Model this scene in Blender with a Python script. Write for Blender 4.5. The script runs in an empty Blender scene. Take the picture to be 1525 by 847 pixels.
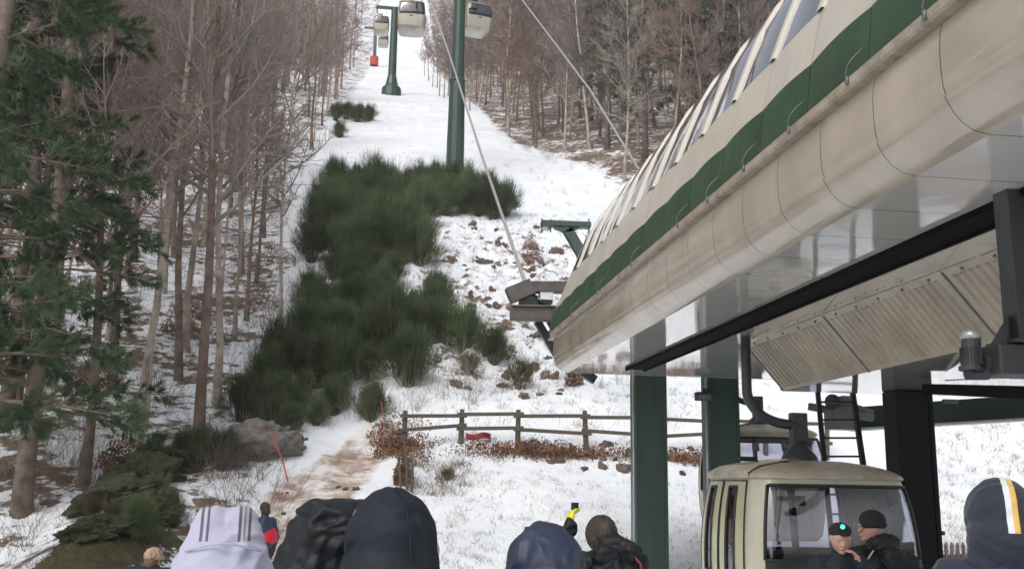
import bpy, bmesh, math, random
import numpy as np
from mathutils import Vector, Matrix, noise
from math import sin, cos, pi, radians, sqrt, tan
random.seed(7)
S = bpy.context.scene
C = S.collection
def V(*a): return Vector(a)

# ------------------------------------------------------------------ camera
FPX = 1465.0
EYE = Vector((0, 0, 1.85))
YAW, PITCH, ROLL = radians(7.522), radians(11.422), radians(1.0)
cF = Vector((sin(YAW)*cos(PITCH), cos(YAW)*cos(PITCH), sin(PITCH)))
r0 = Vector((cos(YAW), -sin(YAW), 0)); u0 = r0.cross(cF)
cR = r0*cos(ROLL) + u0*sin(ROLL); cU = u0*cos(ROLL) - r0*sin(ROLL)
cam = bpy.data.cameras.new('camera'); camo = bpy.data.objects.new('camera', cam); C.objects.link(camo)
cam.sensor_width = 36; cam.lens = 36*FPX/1525; cam.clip_start = 0.05; cam.clip_end = 3000
M = Matrix((cR, cU, -cF)).transposed().to_4x4(); M.translation = EYE
camo.matrix_world = M
S.camera = camo
# ------------------------------------------------------------------ light
w = bpy.data.worlds.new('World'); S.world = w; w.use_nodes = True
nt = w.node_tree; nt.nodes.clear()
SUN_EL, SUN_AZ = radians(48), radians(215)          # soft overcast light from high behind the camera
sky = nt.nodes.new('ShaderNodeTexSky'); sky.sky_type = 'NISHITA'; sky.sun_disc = False
sky.sun_elevation = SUN_EL; sky.sun_rotation = SUN_AZ; sky.air_density = 1.0; sky.dust_density = 4.0; sky.ozone_density = 1.0
hs = nt.nodes.new('ShaderNodeHueSaturation'); hs.inputs['Saturation'].default_value = 0.32
bg = nt.nodes.new('ShaderNodeBackground'); bg.inputs['Strength'].default_value = 0.15
wo = nt.nodes.new('ShaderNodeOutputWorld')
nt.links.new(sky.outputs[0], hs.inputs['Color']); nt.links.new(hs.outputs[0], bg.inputs['Color']); nt.links.new(bg.outputs[0], wo.inputs[0])
sl = bpy.data.lights.new('sun', 'SUN'); sl.energy = 0.65; sl.angle = radians(25); sl.color = (1, 0.975, 0.94)
so = bpy.data.objects.new('sun', sl); C.objects.link(so)
sd = Vector((sin(SUN_AZ)*cos(SUN_EL), cos(SUN_AZ)*cos(SUN_EL), sin(SUN_EL)))
so.rotation_euler = (-sd).to_track_quat('-Z', 'Y').to_euler(); so.location = (0, 0, 60)
S.view_settings.view_transform = 'Standard'; S.view_settings.look = 'None'
S.view_settings.exposure = 0.42; S.view_settings.gamma = 1
S.render.engine = 'CYCLES'
S.cycles.max_bounces = 6; S.cycles.transparent_max_bounces = 12

# ------------------------------------------------------------------ pixels to places
def ray(px, py):
    return cF + cR*((px-762.5)/FPX) - cU*((py-423.5)/FPX)
def P(px, py, Y):
    d = ray(px, py); return EYE + d*(Y/d.y)
PY = [-80, 11, 15.5, 18, 24, 30, 50, 62, 135, 230, 300, 450]
PZ = [0, 0, 0.0, 0.55, 2.75, 5.05, 15.05, 21.9, 56.6, 101.5, 150, 262]
def prof(y): return float(np.interp(y, PY, PZ))
def sprof(y):
    s = 1.0 + max(0, min(8, (y-20)*0.15))
    return (prof(y-s)+2*prof(y)+prof(y+s))/4
def sm(a, b, x):
    t = max(0., min(1., (x-a)/(b-a))); return t*t*(3-2*t)
def H0(x, y):
    z = sprof(y)
    if y > 11:
        k = sm(11, 20, y)
        z += k*0.10*max(0, min(30, -x-6))*sm(14, 40, y)          # the wooded side rises away to the left
        z += sm(45, 75, y)*0.22*max(0, min(60, x-13))             # and to the right
        z += k*0.6*noise.noise(Vector((x*0.09, y*0.09, 3.1)))
        z += k*0.22*noise.noise(Vector((x*0.35, y*0.35, 8.1)))
        # low bank at the lower left beside the path
        z += 0.9*math.exp(-((x+4.2)/1.3)**2-((y-17.0)/3.0)**2)
        # step under the rail fence
        z += 0.5*sm(-0.6, 0.6, y-24.3-0.15*sin(x))*sm(60, 26, y)*sm(-1.5, .5, x)
    return z
def H(x, y):
    z = H0(x, y)
    if y > 11:
        k = sm(11, 15, y)
        z += k*0.07*noise.fractal(Vector((x*1.1, y*1.1, 0)), 1.0, 2.0, 3)
        rk = sm(27, 31, y)*sm(54, 46, y)*sm(-1, 1.5, x)*sm(14, 9, x)
        z += rk*0.42*abs(noise.fractal(Vector((x*1.3, y*1.3, 5)), 0.9, 2.1, 4))
        dt = path_w(x, y)
        z += dt*(-0.10+0.025*noise.fractal(Vector((x*2.2, y*2.2, 1)), 1, 2, 4))
    return z
def G(px, py):
    d = ray(px, py); t = 12.0; last = t
    while t < 500:
        p = EYE+d*t
        if p.z < H0(p.x, p.y): break
        last = t; t += 0.25+t*0.004
    for _ in range(12):
        m = (last+t)/2; p = EYE+d*m
        if p.z < H0(p.x, p.y): t = m
        else: last = m
    return EYE+d*t
PATH = []
def path_w(x, y):
    if not PATH: return 0
    b = 9
    for i in range(len(PATH)-1):
        ax, ay, aw = PATH[i]; bx, by, bw = PATH[i+1]
        dx, dy = bx-ax, by-ay; L = dx*dx+dy*dy
        t = max(0, min(1, ((x-ax)*dx+(y-ay)*dy)/L))
        d = math.hypot(x-ax-dx*t, y-ay-dy*t)/(aw+(bw-aw)*t)
        b = min(b, d)
    return sm(1.5, 0.4, b)
for px, py, wd in ((560, 655, .7), (515, 690, .8), (475, 720, .9), (440, 770, .9), (425, 830, 1.0), (395, 900, .9)):
    g = G(px, py); PATH.append((g.x, g.y, wd))

# ------------------------------------------------------------------ materials
MATS = {}
def mat(name, col, rough=0.6, metal=0.0, var=0.12, scale=6.0, bump=0.0, bscale=None, spec=0.5, coat=0.0, sheen=0.0, col2=None, objrand=0.0, trans=0.0):
    m = bpy.data.materials.new(name); m.use_nodes = True; n = m.node_tree; b = n.nodes['Principled BSDF']
    tc = n.nodes.new('ShaderNodeTexCoord'); nz = n.nodes.new('ShaderNodeTexNoise'); nz.inputs['Scale'].default_value = scale; nz.inputs['Detail'].default_value = 5
    n.links.new(tc.outputs['Object'], nz.inputs['Vector'])
    mx = n.nodes.new('ShaderNodeMix'); mx.data_type = 'RGBA'
    c1 = [c*(1-var) for c in col]; c2 = [min(1, c*(1+var)) for c in col] if col2 is None else col2
    mx.inputs[6].default_value = (*c1, 1); mx.inputs[7].default_value = (*c2, 1)
    rp = n.nodes.new('ShaderNodeMapRange'); rp.inputs[1].default_value = .3; rp.inputs[2].default_value = .7
    n.links.new(nz.outputs['Fac'], rp.inputs[0]); n.links.new(rp.outputs[0], mx.inputs[0])
    out = mx.outputs[2]
    if objrand:
        oi = n.nodes.new('ShaderNodeObjectInfo'); hv = n.nodes.new('ShaderNodeHueSaturation')
        mr = n.nodes.new('ShaderNodeMapRange'); mr.inputs[3].default_value = 1-objrand; mr.inputs[4].default_value = 1+objrand
        n.links.new(oi.outputs['Random'], mr.inputs[0]); n.links.new(mr.outputs[0], hv.inputs['Value']); n.links.new(out, hv.inputs['Color']); out = hv.outputs[0]
    n.links.new(out, b.inputs['Base Color'])
    b.inputs['Roughness'].default_value = rough; b.inputs['Metallic'].default_value = metal
    b.inputs['Specular IOR Level'].default_value = spec; b.inputs['Coat Weight'].default_value = coat; b.inputs['Coat Roughness'].default_value = 0.05
    b.inputs['Sheen Weight'].default_value = sheen
    if bump:
        bn = n.nodes.new('ShaderNodeTexNoise'); bn.inputs['Scale'].default_value = bscale or scale*3; bn.inputs['Detail'].default_value = 4
        bp = n.nodes.new('ShaderNodeBump'); bp.inputs['Strength'].default_value = 1; bp.inputs['Distance'].default_value = bump
        n.links.new(tc.outputs['Object'], bn.inputs['Vector']); n.links.new(bn.outputs['Fac'], bp.inputs['Height']); n.links.new(bp.outputs[0], b.inputs['Normal'])
    MATS[name] = m
    return m
def lines(m, axis, period, offset, width, col):
    """thin seams in the colour every «period» metres along one object axis"""
    n = m.node_tree; b = n.nodes['Principled BSDF']; src = b.inputs['Base Color'].links[0].from_socket
    tc = n.nodes.new('ShaderNodeTexCoord'); sp = n.nodes.new('ShaderNodeSeparateXYZ'); n.links.new(tc.outputs['Object'], sp.inputs[0])
    a = n.nodes.new('ShaderNodeMath'); a.operation = 'SUBTRACT'; a.inputs[1].default_value = offset-width/2; n.links.new(sp.outputs[axis], a.inputs[0])
    q = n.nodes.new('ShaderNodeMath'); q.operation = 'FLOORED_MODULO'; q.inputs[1].default_value = period; n.links.new(a.outputs[0], q.inputs[0])
    c = n.nodes.new('ShaderNodeMath'); c.operation = 'LESS_THAN'; c.inputs[1].default_value = width; n.links.new(q.outputs[0], c.inputs[0])
    mx = n.nodes.new('ShaderNodeMix'); mx.data_type = 'RGBA'; mx.inputs[7].default_value = (*col, 1)
    n.links.new(c.outputs[0], mx.inputs[0]); n.links.new(src, mx.inputs[6]); n.links.new(mx.outputs[2], b.inputs['Base Color'])
def bands(m, axis, specs, zmin=None, zmax=None):
    """woven stripes: specs = (centre, width, colour) along an object axis"""
    n = m.node_tree; b = n.nodes['Principled BSDF']; src = b.inputs['Base Color'].links[0].from_socket
    tc = n.nodes.new('ShaderNodeTexCoord'); sp = n.nodes.new('ShaderNodeSeparateXYZ'); n.links.new(tc.outputs['Object'], sp.inputs[0])
    for cen, wd, col in specs:
        a = n.nodes.new('ShaderNodeMath'); a.operation = 'COMPARE'; a.inputs[1].default_value = cen; a.inputs[2].default_value = wd/2; n.links.new(sp.outputs[axis], a.inputs[0])
        f = a.outputs[0]
        if zmin is not None:
            g = n.nodes.new('ShaderNodeMath'); g.operation = 'GREATER_THAN'; g.inputs[1].default_value = zmin; n.links.new(sp.outputs[2], g.inputs[0])
            h = n.nodes.new('ShaderNodeMath'); h.operation = 'MULTIPLY'; n.links.new(f, h.inputs[0]); n.links.new(g.outputs[0], h.inputs[1]); f = h.outputs[0]
        if zmax is not None:
            g = n.nodes.new('ShaderNodeMath'); g.operation = 'LESS_THAN'; g.inputs[1].default_value = zmax; n.links.new(sp.outputs[2], g.inputs[0])
            h = n.nodes.new('ShaderNodeMath'); h.operation = 'MULTIPLY'; n.links.new(f, h.inputs[0]); n.links.new(g.outputs[0], h.inputs[1]); f = h.outputs[0]
        mx = n.nodes.new('ShaderNodeMix'); mx.data_type = 'RGBA'; mx.inputs[7].default_value = (*col, 1)
        n.links.new(f, mx.inputs[0]); n.links.new(src, mx.inputs[6]); src = mx.outputs[2]
    n.links.new(src, b.inputs['Base Color'])

mat('bark', (.185, .130, .102), .9, var=.45, scale=3, bump=.02, bscale=14, objrand=.3)
mat('bark_pale', (.36, .30, .25), .9, var=.45, scale=2.5, bump=.02, bscale=12, objrand=.2)
mat('twig_red', (.25, .18, .155), .9, var=.3, scale=1.2, objrand=.22)
mat('twig_dark', (.12, .09, .075), .9, var=.3, scale=1.2)
mat('twig_grey', (.25, .21, .185), .9, var=.3, scale=1.2, objrand=.25)
mat('pine_bark', (.17, .13, .10), .9, var=.45, scale=4, bump=.03, bscale=10)
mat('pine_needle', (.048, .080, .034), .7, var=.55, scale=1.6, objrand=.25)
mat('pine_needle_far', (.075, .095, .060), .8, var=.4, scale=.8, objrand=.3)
mat('broom', (.034, .054, .022), .8, scale=1.1, objrand=.4, col2=(.105, .128, .052))
mat('broom_dry', (.095, .085, .04), .8, var=.4, scale=2, objrand=.2)
mat('dry_grass', (.17, .13, .08), .9, var=.4, scale=1)
mat('dead_leaf', (.20, .105, .055), .85, var=.5, scale=3, objrand=.2)
mat('rock', (.17, .125, .10), .9, var=.5, scale=3, bump=.05, bscale=6, objrand=.3)
mat('rock_grey', (.17, .155, .14), .9, var=.3, scale=5, bump=.02, bscale=12)
mat('moss', (.055, .057, .028), .95, var=.5, scale=5, bump=.08, bscale=14)
mat('wood_grey', (.16, .125, .095), .85, var=.35, scale=5, bump=.012, bscale=20, col2=(.085, .085, .065))
mat('green_paint', (.028, .060, .044), .38, var=.12, scale=2, bump=.002)
mat('green_dark', (.046, .076, .060), .4, var=.12, scale=2)
mat('green_band', (.024, .056, .024), .45, var=.22, scale=3)
mat('fascia', (.40, .345, .275), .13, var=.16, scale=1.5, bump=.004, bscale=1.5, spec=.7, coat=.6)
mat('roof_beige', (.45, .405, .335), .32, var=.08, scale=2, spec=.5)
mat('gutter', (.31, .26, .20), .35, var=.30, scale=5, bump=.004)
mat('underside', (.80, .77, .71), .06, metal=.30, var=.06, scale=1.0, bump=.014, bscale=.8, spec=1.0, coat=1.0)
mat('guard', (.36, .31, .235), .33, var=.16, scale=2.2, bump=.003, spec=.6)
mat('black_rail', (.006, .006, .006), .8, spec=.1)
mat('dark_steel', (.035, .037, .040), .42, var=.2, spec=.5)
mat('dark_column', (.006, .006, .007), .45, var=.1, spec=.2)
mat('grey_steel', (.16, .16, .165), .4, metal=.4, var=.15)
mat('brown_steel', (.095, .08, .072), .6, var=.3, scale=5)
mat('galvanised', (.42, .44, .45), .35, metal=.7, var=.15)
mat('rib', (.50, .46, .40), .35, var=.05)
mat('cable', (.40, .39, .38), .45, metal=.3, var=.1)
mat('cabin_beige', (.46, .43, .34), .25, var=.07, scale=3, spec=.5, coat=.3)
mat('cabin_door', (.40, .38, .235), .28, var=.07, scale=3, coat=.3)
mat('cabin_roof', (.40, .35, .27), .35, var=.25, scale=4)
mat('black_rubber', (.012, .012, .013), .5)
mat('seat_dark', (.03, .03, .035), .7)
mat('red_pad', (.55, .07, .045), .6)
mat('red_paint', (.30, .02, .025), .4)
mat('red_cloth', (.26, .02, .025), .7, sheen=.3)
mat('fence_pink', (.42, .33, .29), .8, var=.3, scale=8)
mat('skin', (.42, .235, .175), .5, var=.08, scale=12)
mat('hair', (.10, .065, .04), .7)
mat('hair_dark', (.035, .026, .02), .75, var=.5, scale=14)
mat('hair_blond', (.34, .24, .13), .7)
mat('white_box', (.7, .7, .7), .4)
for nm, m_, o_ in (('fascia', .65, 4.07),):
    lines(MATS[nm], 1, m_, o_, .007, (.06, .05, .04))
lines(MATS['underside'], 1, .65, 4.07, .007, (.08, .07, .06))
def streaks(m, dark, amount, axis_scale=(9, 9, .8)):
    n = m.node_tree; b = n.nodes['Principled BSDF']; src = b.inputs['Base Color'].links[0].from_socket
    tc = n.nodes.new('ShaderNodeTexCoord'); mp = n.nodes.new('ShaderNodeMapping'); mp.inputs['Scale'].default_value = axis_scale; n.links.new(tc.outputs['Object'], mp.inputs[0])
    nz = n.nodes.new('ShaderNodeTexNoise'); nz.inputs['Scale'].default_value = 1.6; nz.inputs['Detail'].default_value = 7; nz.inputs['Roughness'].default_value = .7; n.links.new(mp.outputs[0], nz.inputs['Vector'])
    rp = n.nodes.new('ShaderNodeMapRange'); rp.inputs[1].default_value = .52; rp.inputs[2].default_value = .72; rp.inputs[4].default_value = amount; n.links.new(nz.outputs['Fac'], rp.inputs[0])
    mx = n.nodes.new('ShaderNodeMix'); mx.data_type = 'RGBA'; mx.inputs[7].default_value = (*dark, 1)
    n.links.new(rp.outputs[0], mx.inputs[0]); n.links.new(src, mx.inputs[6]); n.links.new(mx.outputs[2], b.inputs['Base Color'])
    ad = n.nodes.new('ShaderNodeMath'); ad.operation = 'MULTIPLY_ADD'; ad.inputs[1].default_value = .35; ad.inputs[2].default_value = b.inputs['Roughness'].default_value; n.links.new(rp.outputs[0], ad.inputs[0]); n.links.new(ad.outputs[0], b.inputs['Roughness'])
streaks(MATS['fascia'], (.22, .17, .12), .20, (4, 4, .6))
streaks(MATS['roof_beige'], (.26, .21, .15), .20, (5, 5, .6))
streaks(MATS['green_band'], (.05, .07, .05), .5)
streaks(MATS['guard'], (.20, .16, .11), .5, (3, 3, 3))
streaks(MATS['gutter'], (.13, .10, .07), .8, (5, 5, 5))
streaks(MATS['cabin_beige'], (.22, .18, .12), .35, (12, 12, 1.2))
streaks(MATS['cabin_roof'], (.17, .12, .08), .6, (3, 3, 3))
streaks(MATS['green_dark'], (.02, .03, .026), .6, (10, 10, .6))
streaks(MATS['green_paint'], (.02, .035, .028), .6, (10, 10, .4))
def glass(name, tint, gloss, tr=0.6):
    m = bpy.data.materials.new(name); m.use_nodes = True; n = m.node_tree; n.nodes.clear()
    o = n.nodes.new('ShaderNodeOutputMaterial'); t = n.nodes.new('ShaderNodeBsdfTransparent'); t.inputs[0].default_value = (*tint, 1)
    g = n.nodes.new('ShaderNodeBsdfGlossy'); g.inputs['Roughness'].default_value = .03; g.inputs[0].default_value = (.9, .9, .95, 1)
    tc = n.nodes.new('ShaderNodeTexCoord'); bn = n.nodes.new('ShaderNodeTexNoise'); bn.inputs['Scale'].default_value = 2.5
    bp = n.nodes.new('ShaderNodeBump'); bp.inputs['Distance'].default_value = .004; n.links.new(tc.outputs['Object'], bn.inputs[0]); n.links.new(bn.outputs[0], bp.inputs['Height']); n.links.new(bp.outputs[0], g.inputs['Normal'])
    f = n.nodes.new('ShaderNodeFresnel'); f.inputs[0].default_value = gloss
    x = n.nodes.new('ShaderNodeMixShader'); n.links.new(f.outputs[0], x.inputs[0]); n.links.new(t.outputs[0], x.inputs[1]); n.links.new(g.outputs[0], x.inputs[2]); n.links.new(x.outputs[0], o.inputs[0])
    MATS[name] = m; return m
glass('cabin_glass', (.80, .80, .88), 2.3)
mat('roof_glass', (.02, .022, .028), .06, var=.1, spec=1.0, coat=1.0)

# ------------------------------------------------------------------ mesh helpers
class MB:
    def __init__(s): s.v = []; s.f = []
    def quad(s, a, b, c, d):
        i = len(s.v); s.v += [tuple(a), tuple(b), tuple(c), tuple(d)]; s.f.append((i, i+1, i+2, i+3))
    def box(s, c, d, rot=None):
        i = len(s.v); c = Vector(c)
        for x in (-.5, .5):
            for y in (-.5, .5):
                for z in (-.5, .5):
                    p = Vector((x*d[0], y*d[1], z*d[2]))
                    if rot is not None: p = rot @ p
                    s.v.append(tuple(c+p))
        for q in ((0, 1, 3, 2), (4, 6, 7, 5), (0, 4, 5, 1), (2, 3, 7, 6), (0, 2, 6, 4), (1, 5, 7, 3)): s.f.append(tuple(i+k for k in q))
    def bar(s, a, b, w, h):
        a = Vector(a); b = Vector(b); d = b-a; L = d.length
        q = d.to_track_quat('Y', 'Z').to_matrix()
        s.box((a+b)/2, (w, L, h), q)
    def tube(s, pts, rad, n=8, cap=True):
        pts = [Vector(p) for p in pts]
        if not hasattr(rad, '__len__'): rad = [rad]*len(pts)
        i0 = len(s.v); up = None
        for k, p in enumerate(pts):
            d = (pts[min(k+1, len(pts)-1)]-pts[max(k-1, 0)]).normalized()
            if up is None: up = Vector((0, 0, 1)) if abs(d.z) < .9 else Vector((1, 0, 0))
            a = d.cross(up).normalized(); b = a.cross(d); up = b
            for j in range(n):
                t = 2*pi*j/n; s.v.append(tuple(p+(a*cos(t)+b*sin(t))*rad[k]))
        for k in range(len(pts)-1):
            for j in range(n):
                s.f.append((i0+k*n+j, i0+k*n+(j+1) % n, i0+(k+1)*n+(j+1) % n, i0+(k+1)*n+j))
        if cap:
            s.f.append(tuple(i0+j for j in range(n))[::-1]); s.f.append(tuple(i0+(len(pts)-1)*n+j for j in range(n)))
    def cone(s, a, d, r, side):
        """a thin three-sided spike from a to a+d"""
        i = len(s.v); b = d.cross(side).normalized()
        s.v += [tuple(a+side*r), tuple(a-side*r*.5+b*r*.87), tuple(a-side*r*.5-b*r*.87), tuple(a+d)]
        s.f += [(i, i+1, i+3), (i+1, i+2, i+3), (i+2, i, i+3)]
    def grid(s, rows, close=False):
        i0 = len(s.v); n = len(rows[0])
        for r in rows: s.v += [tuple(p) for p in r]
        for k in range(len(rows)-1):
            for j in range(n if close else n-1):
                s.f.append((i0+k*n+j, i0+k*n+(j+1) % n, i0+(k+1)*n+(j+1) % n, i0+(k+1)*n+j))
    def build(s, name, m, parent=None, smooth=False, bevel=0, thick=0, loc=None):
        me = bpy.data.meshes.new(name); me.from_pydata(s.v, [], s.f); me.materials.append(MATS[m] if isinstance(m, str) else m)
        o = bpy.data.objects.new(name, me); C.objects.link(o)
        if smooth: me.polygons.foreach_set('use_smooth', [True]*len(me.polygons))
        if bevel:
            md = o.modifiers.new('b', 'BEVEL'); md.width = bevel; md.segments = 2; md.limit_method = 'ANGLE'
        if thick:
            md = o.modifiers.new('t', 'SOLIDIFY'); md.thickness = thick; md.offset = -1
        if parent: o.parent = parent
        if loc is not None: o.location = loc
        return o
def tag(o, label=None, cat=None, group=None, kind=None):
    if label: o['label'] = label
    if cat: o['category'] = cat
    if group: o['group'] = group
    if kind: o['kind'] = kind
    return o
def thing(name, label, cat, loc=(0, 0, 0), rz=0, group=None):
    o = bpy.data.objects.new(name, None); C.objects.link(o); o.location = loc; o.rotation_euler = (0, 0, rz); o.empty_display_size = .3
    return tag(o, label, cat, group)
KIDS = {}
def kids(o): return [c for c in o.children]
def dup(root, loc, rz=0, sc=1, label=None, group=None, tilt=(0, 0)):
    r = root.copy(); C.objects.link(r); r.location = loc; r.rotation_euler = (tilt[0], tilt[1], rz); r.scale = (sc, sc, sc) if not hasattr(sc, '__len__') else sc
    if label: r['label'] = label
    if group: r['group'] = group
    if root.name in KIDS: ch0 = KIDS[root.name]
    else: ch0 = KIDS[root.name] = kids(root)
    for ch in ch0:
        c = ch.copy(); C.objects.link(c); c.parent = r
        for g in ch.children:
            d = g.copy(); C.objects.link(d); d.parent = c
    return r

# ================================================================== SETTING: the snowy slope
def spaced(a, b, s): return list(np.arange(a, b, s))
ys = spaced(-60, 8, 6)+spaced(8, 13, 1)+spaced(13, 34, .16)+spaced(34, 64, .26)
y = 64.0
while y < 450: ys.append(y); y += .5+(y-64)*.03
xs = spaced(-14, 16, .18)
x = 16.0; st = .22
while x < 190: xs.append(x); st *= 1.06; x += st
x = -14.18; st = .22; neg = []
while x > -190: neg.append(x); st *= 1.06; x -= st
xs = neg[::-1]+xs
mb = MB(); vv = []; cols = []
for y in ys:
    for x in xs:
        vv.append((x, y, H(x, y)))
        dirt = path_w(x, y)
        left = sm(-0.07*y, -0.105*y-.6, x)*sm(13, 17, y) if y < 62 else sm(-3.5, -6.5, x)
        right = sm(9.5, 11.5, x-max(0, 80-y)*.25)*sm(45, 60, y)
        rocky = sm(25.5, 29, y)*sm(56, 46, y)*sm(-1, 2, x)*sm(17, 10, x)
        piste = .12*sm(13, 20, y)
        lit = max(left*.62, right*.80, rocky*.5, piste)
        bank = math.exp(-((x+4.2)/1.2)**2-((y-17.0)/3.0)**2)
        cols.append((dirt, lit, bank, 1))
nx = len(xs)
fc = [(j*nx+i, j*nx+i+1, (j+1)*nx+i+1, (j+1)*nx+i) for j in range(len(ys)-1) for i in range(nx-1)]
me = bpy.data.meshes.new('snow_slope'); me.from_pydata(vv, [], fc)
me.polygons.foreach_set('use_smooth', [True]*len(me.polygons))
ca = me.color_attributes.new('cover', 'FLOAT_COLOR', 'POINT'); ca.data.foreach_set('color', [c for q in cols for c in q])
gm = bpy.data.materials.new('snow'); gm.use_nodes = True; n = gm.node_tree; b = n.nodes['Principled BSDF']
def N(t, **k):
    q = n.nodes.new(t)
    for a, v in k.items(): setattr(q, a, v)
    return q
tc = N('ShaderNodeTexCoord'); at = N('ShaderNodeVertexColor', layer_name='cover'); sp = N('ShaderNodeSeparateColor'); n.links.new(at.outputs[0], sp.inputs[0])
def noi(scale, det=6, rough=.6):
    q = N('ShaderNodeTexNoise'); q.inputs['Scale'].default_value = scale; q.inputs['Detail'].default_value = det; q.inputs['Roughness'].default_value = rough
    n.links.new(tc.outputs['Object'], q.inputs['Vector']); return q.outputs['Fac']
def mth(op, a, bb, c=None):
    q = N('ShaderNodeMath', operation=op)
    for i, v in enumerate((a, bb, c)):
        if v is None: continue
        if isinstance(v, (int, float)): q.inputs[i].default_value = v
        else: n.links.new(v, q.inputs[i])
    return q.outputs[0]
def mr(v, a, bb, c=0., d=1.):
    q = N('ShaderNodeMapRange'); n.links.new(v, q.inputs[0])
    for i, k in enumerate((a, bb, c, d)):
        if isinstance(k, (int, float)): q.inputs[i+1].default_value = k
        else: n.links.new(k, q.inputs[i+1])
    return q.outputs[0]
def mixc(f, a, bb):
    q = N('ShaderNodeMix', data_type='RGBA'); n.links.new(f, q.inputs[0])
    for i, v in ((6, a), (7, bb)):
        if isinstance(v, tuple): q.inputs[i].default_value = (*v, 1)
        else: n.links.new(v, q.inputs[i])
    return q.outputs[2]
snowc = mixc(mr(noi(.5), .35, .65), (.76, .79, .83), (.86, .875, .89))
brown = mixc(mr(noi(9), .35, .65), (.10, .068, .045), (.24, .17, .12))
dirtc = mixc(mr(noi(2.5), .38, .62), (.50, .41, .35), (.30, .20, .145))
dirtc = mixc(mr(noi(1.5, 9, .68), .46, .60), dirtc, (.76, .72, .70))
mossc = mixc(mr(noi(6), .35, .65), (.045, .050, .020), (.10, .09, .05))
th = mr(sp.outputs[1], 0, 1, .69, .40)
spk = mr(mth('ADD', mth('MULTIPLY', noi(2.3, 8, .72), .62), mth('MULTIPLY', noi(.45, 3), .38)), mth('SUBTRACT', th, .012), mth('ADD', th, .03))
c = mixc(spk, snowc, brown)
dm = mr(mth('ADD', sp.outputs[0], mth('MULTIPLY', mth('SUBTRACT', noi(1.6, 6), .5), 1.2)), .42, .75)
c = mixc(dm, c, dirtc)
bm_ = mr(mth('ADD', sp.outputs[2], mth('MULTIPLY', mth('SUBTRACT', noi(1.3, 7, .7), .5), 1.6)), .50, .56)
c = mixc(bm_, c, mossc)
n.links.new(c, b.inputs['Base Color']); b.inputs['Roughness'].default_value = .75; b.inputs['Specular IOR Level'].default_value = .2
bp = N('ShaderNodeBump'); bp.inputs['Distance'].default_value = .12; bp.inputs['Strength'].default_value = .8
n.links.new(mth('ADD', noi(2.2, 8, .65), mth('MULTIPLY', spk, .12)), bp.inputs['Height']); n.links.new(bp.outputs[0], b.inputs['Normal'])
me.materials.append(gm)
go = bpy.data.objects.new('snow_slope', me); C.objects.link(go); tag(go, kind='structure')

# ================================================================== STATION CANOPY
E0 = 1.85
st = thing('lift_station', 'large beige gondola station canopy with green band and dark roof windows', 'station building', (0, 0, 0))
Y0, Y1 = -3.0, 14.6
NB = 22; BW = .8
bays = [Y1-.8*k for k in range(NB)]         # from the far end towards the camera
XC = 6.3
def mirror(rows): return [[(2*XC-p[0], p[1], p[2]) for p in r] for r in rows]
# lower fascia: vertical face rounding into the soffit
prof_f = [(2.60, 2.20), (2.585, 2.15), (2.575, 2.06), (2.575, 1.95), (2.58, 1.87), (2.592, 1.835), (2.584, 1.822), (2.60, 1.79), (2.625, 1.745), (2.665, 1.70), (2.72, 1.665), (2.80, 1.65)]
for sgn in (0, 1):
    rows = []
    for k in range(60):
        yy = Y1+.0-(Y1-Y0)*k/59
        rows.append([(p[0], yy, p[1]+E0) for p in prof_f])
    if sgn: rows = mirror(rows)
    mb = MB(); mb.grid(rows); mb.build('fascia', 'fascia', st, smooth=True)
mb = MB()  # far end closing plate
for a, b_ in zip(prof_f[:-1], prof_f[1:]):
    mb.quad((a[0], Y1, a[1]+E0), (2*XC-a[0], Y1, a[1]+E0), (2*XC-b_[0], Y1, b_[1]+E0), (b_[0], Y1, b_[1]+E0))
mb.build('end_plate', 'roof_beige', st)
# soffits
def soffit(x0, x1, z, ya, yb):
    mb = MB(); rows = []
    for k in range(60):
        yy = yb-(yb-ya)*k/59
        rows.append([(x0+(x1-x0)*j/6, yy, z+E0) for j in range(7)])
    mb.grid(rows); mb.build('soffit', 'underside', st)
soffit(2.80, 3.47, 1.65, Y0, Y1); soffit(3.78, 4.20, 1.652, Y0, Y1)
soffit(4.20, 8.40, 1.653, 11.0, Y1)
soffit(4.66, 7.94, 1.112, Y0, 11.0)
soffit(2*XC-3.47, 2*XC-2.80, 1.65, Y0, Y1); soffit(2*XC-4.20, 2*XC-3.78, 1.652, Y0, Y1)
mb = MB(); mb.box((6.3, 11.02, 1.385+E0), (3.3, .03, .53)); mb.build('end_plate', 'roof_beige', st)
# rails in their slots
for x0 in (3.625, 2*XC-3.625):
    mb = MB(); mb.box((x0, (Y0+13.75)/2, 1.68+E0), (.30, 13.75-Y0, .10))
    mb.box((x0-.13, (Y0+13.75)/2, 1.635+E0), (.03, 13.75-Y0, .05)); mb.box((x0+.13, (Y0+13.75)/2, 1.635+E0), (.03, 13.75-Y0, .05))
    mb.build('rail', 'black_rail', st)
    mb = MB(); mb.box((x0, 14.17, 1.66+E0), (.31, .84, .02)); mb.build('soffit', 'underside', st)
# dirty white lip beside the rail
mb = MB(); mb.bar((3.80, Y0, 1.640+E0), (3.80, 13.7, 1.640+E0), .03, .02); mb.build('rail_lip', 'grey_steel', st)
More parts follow.
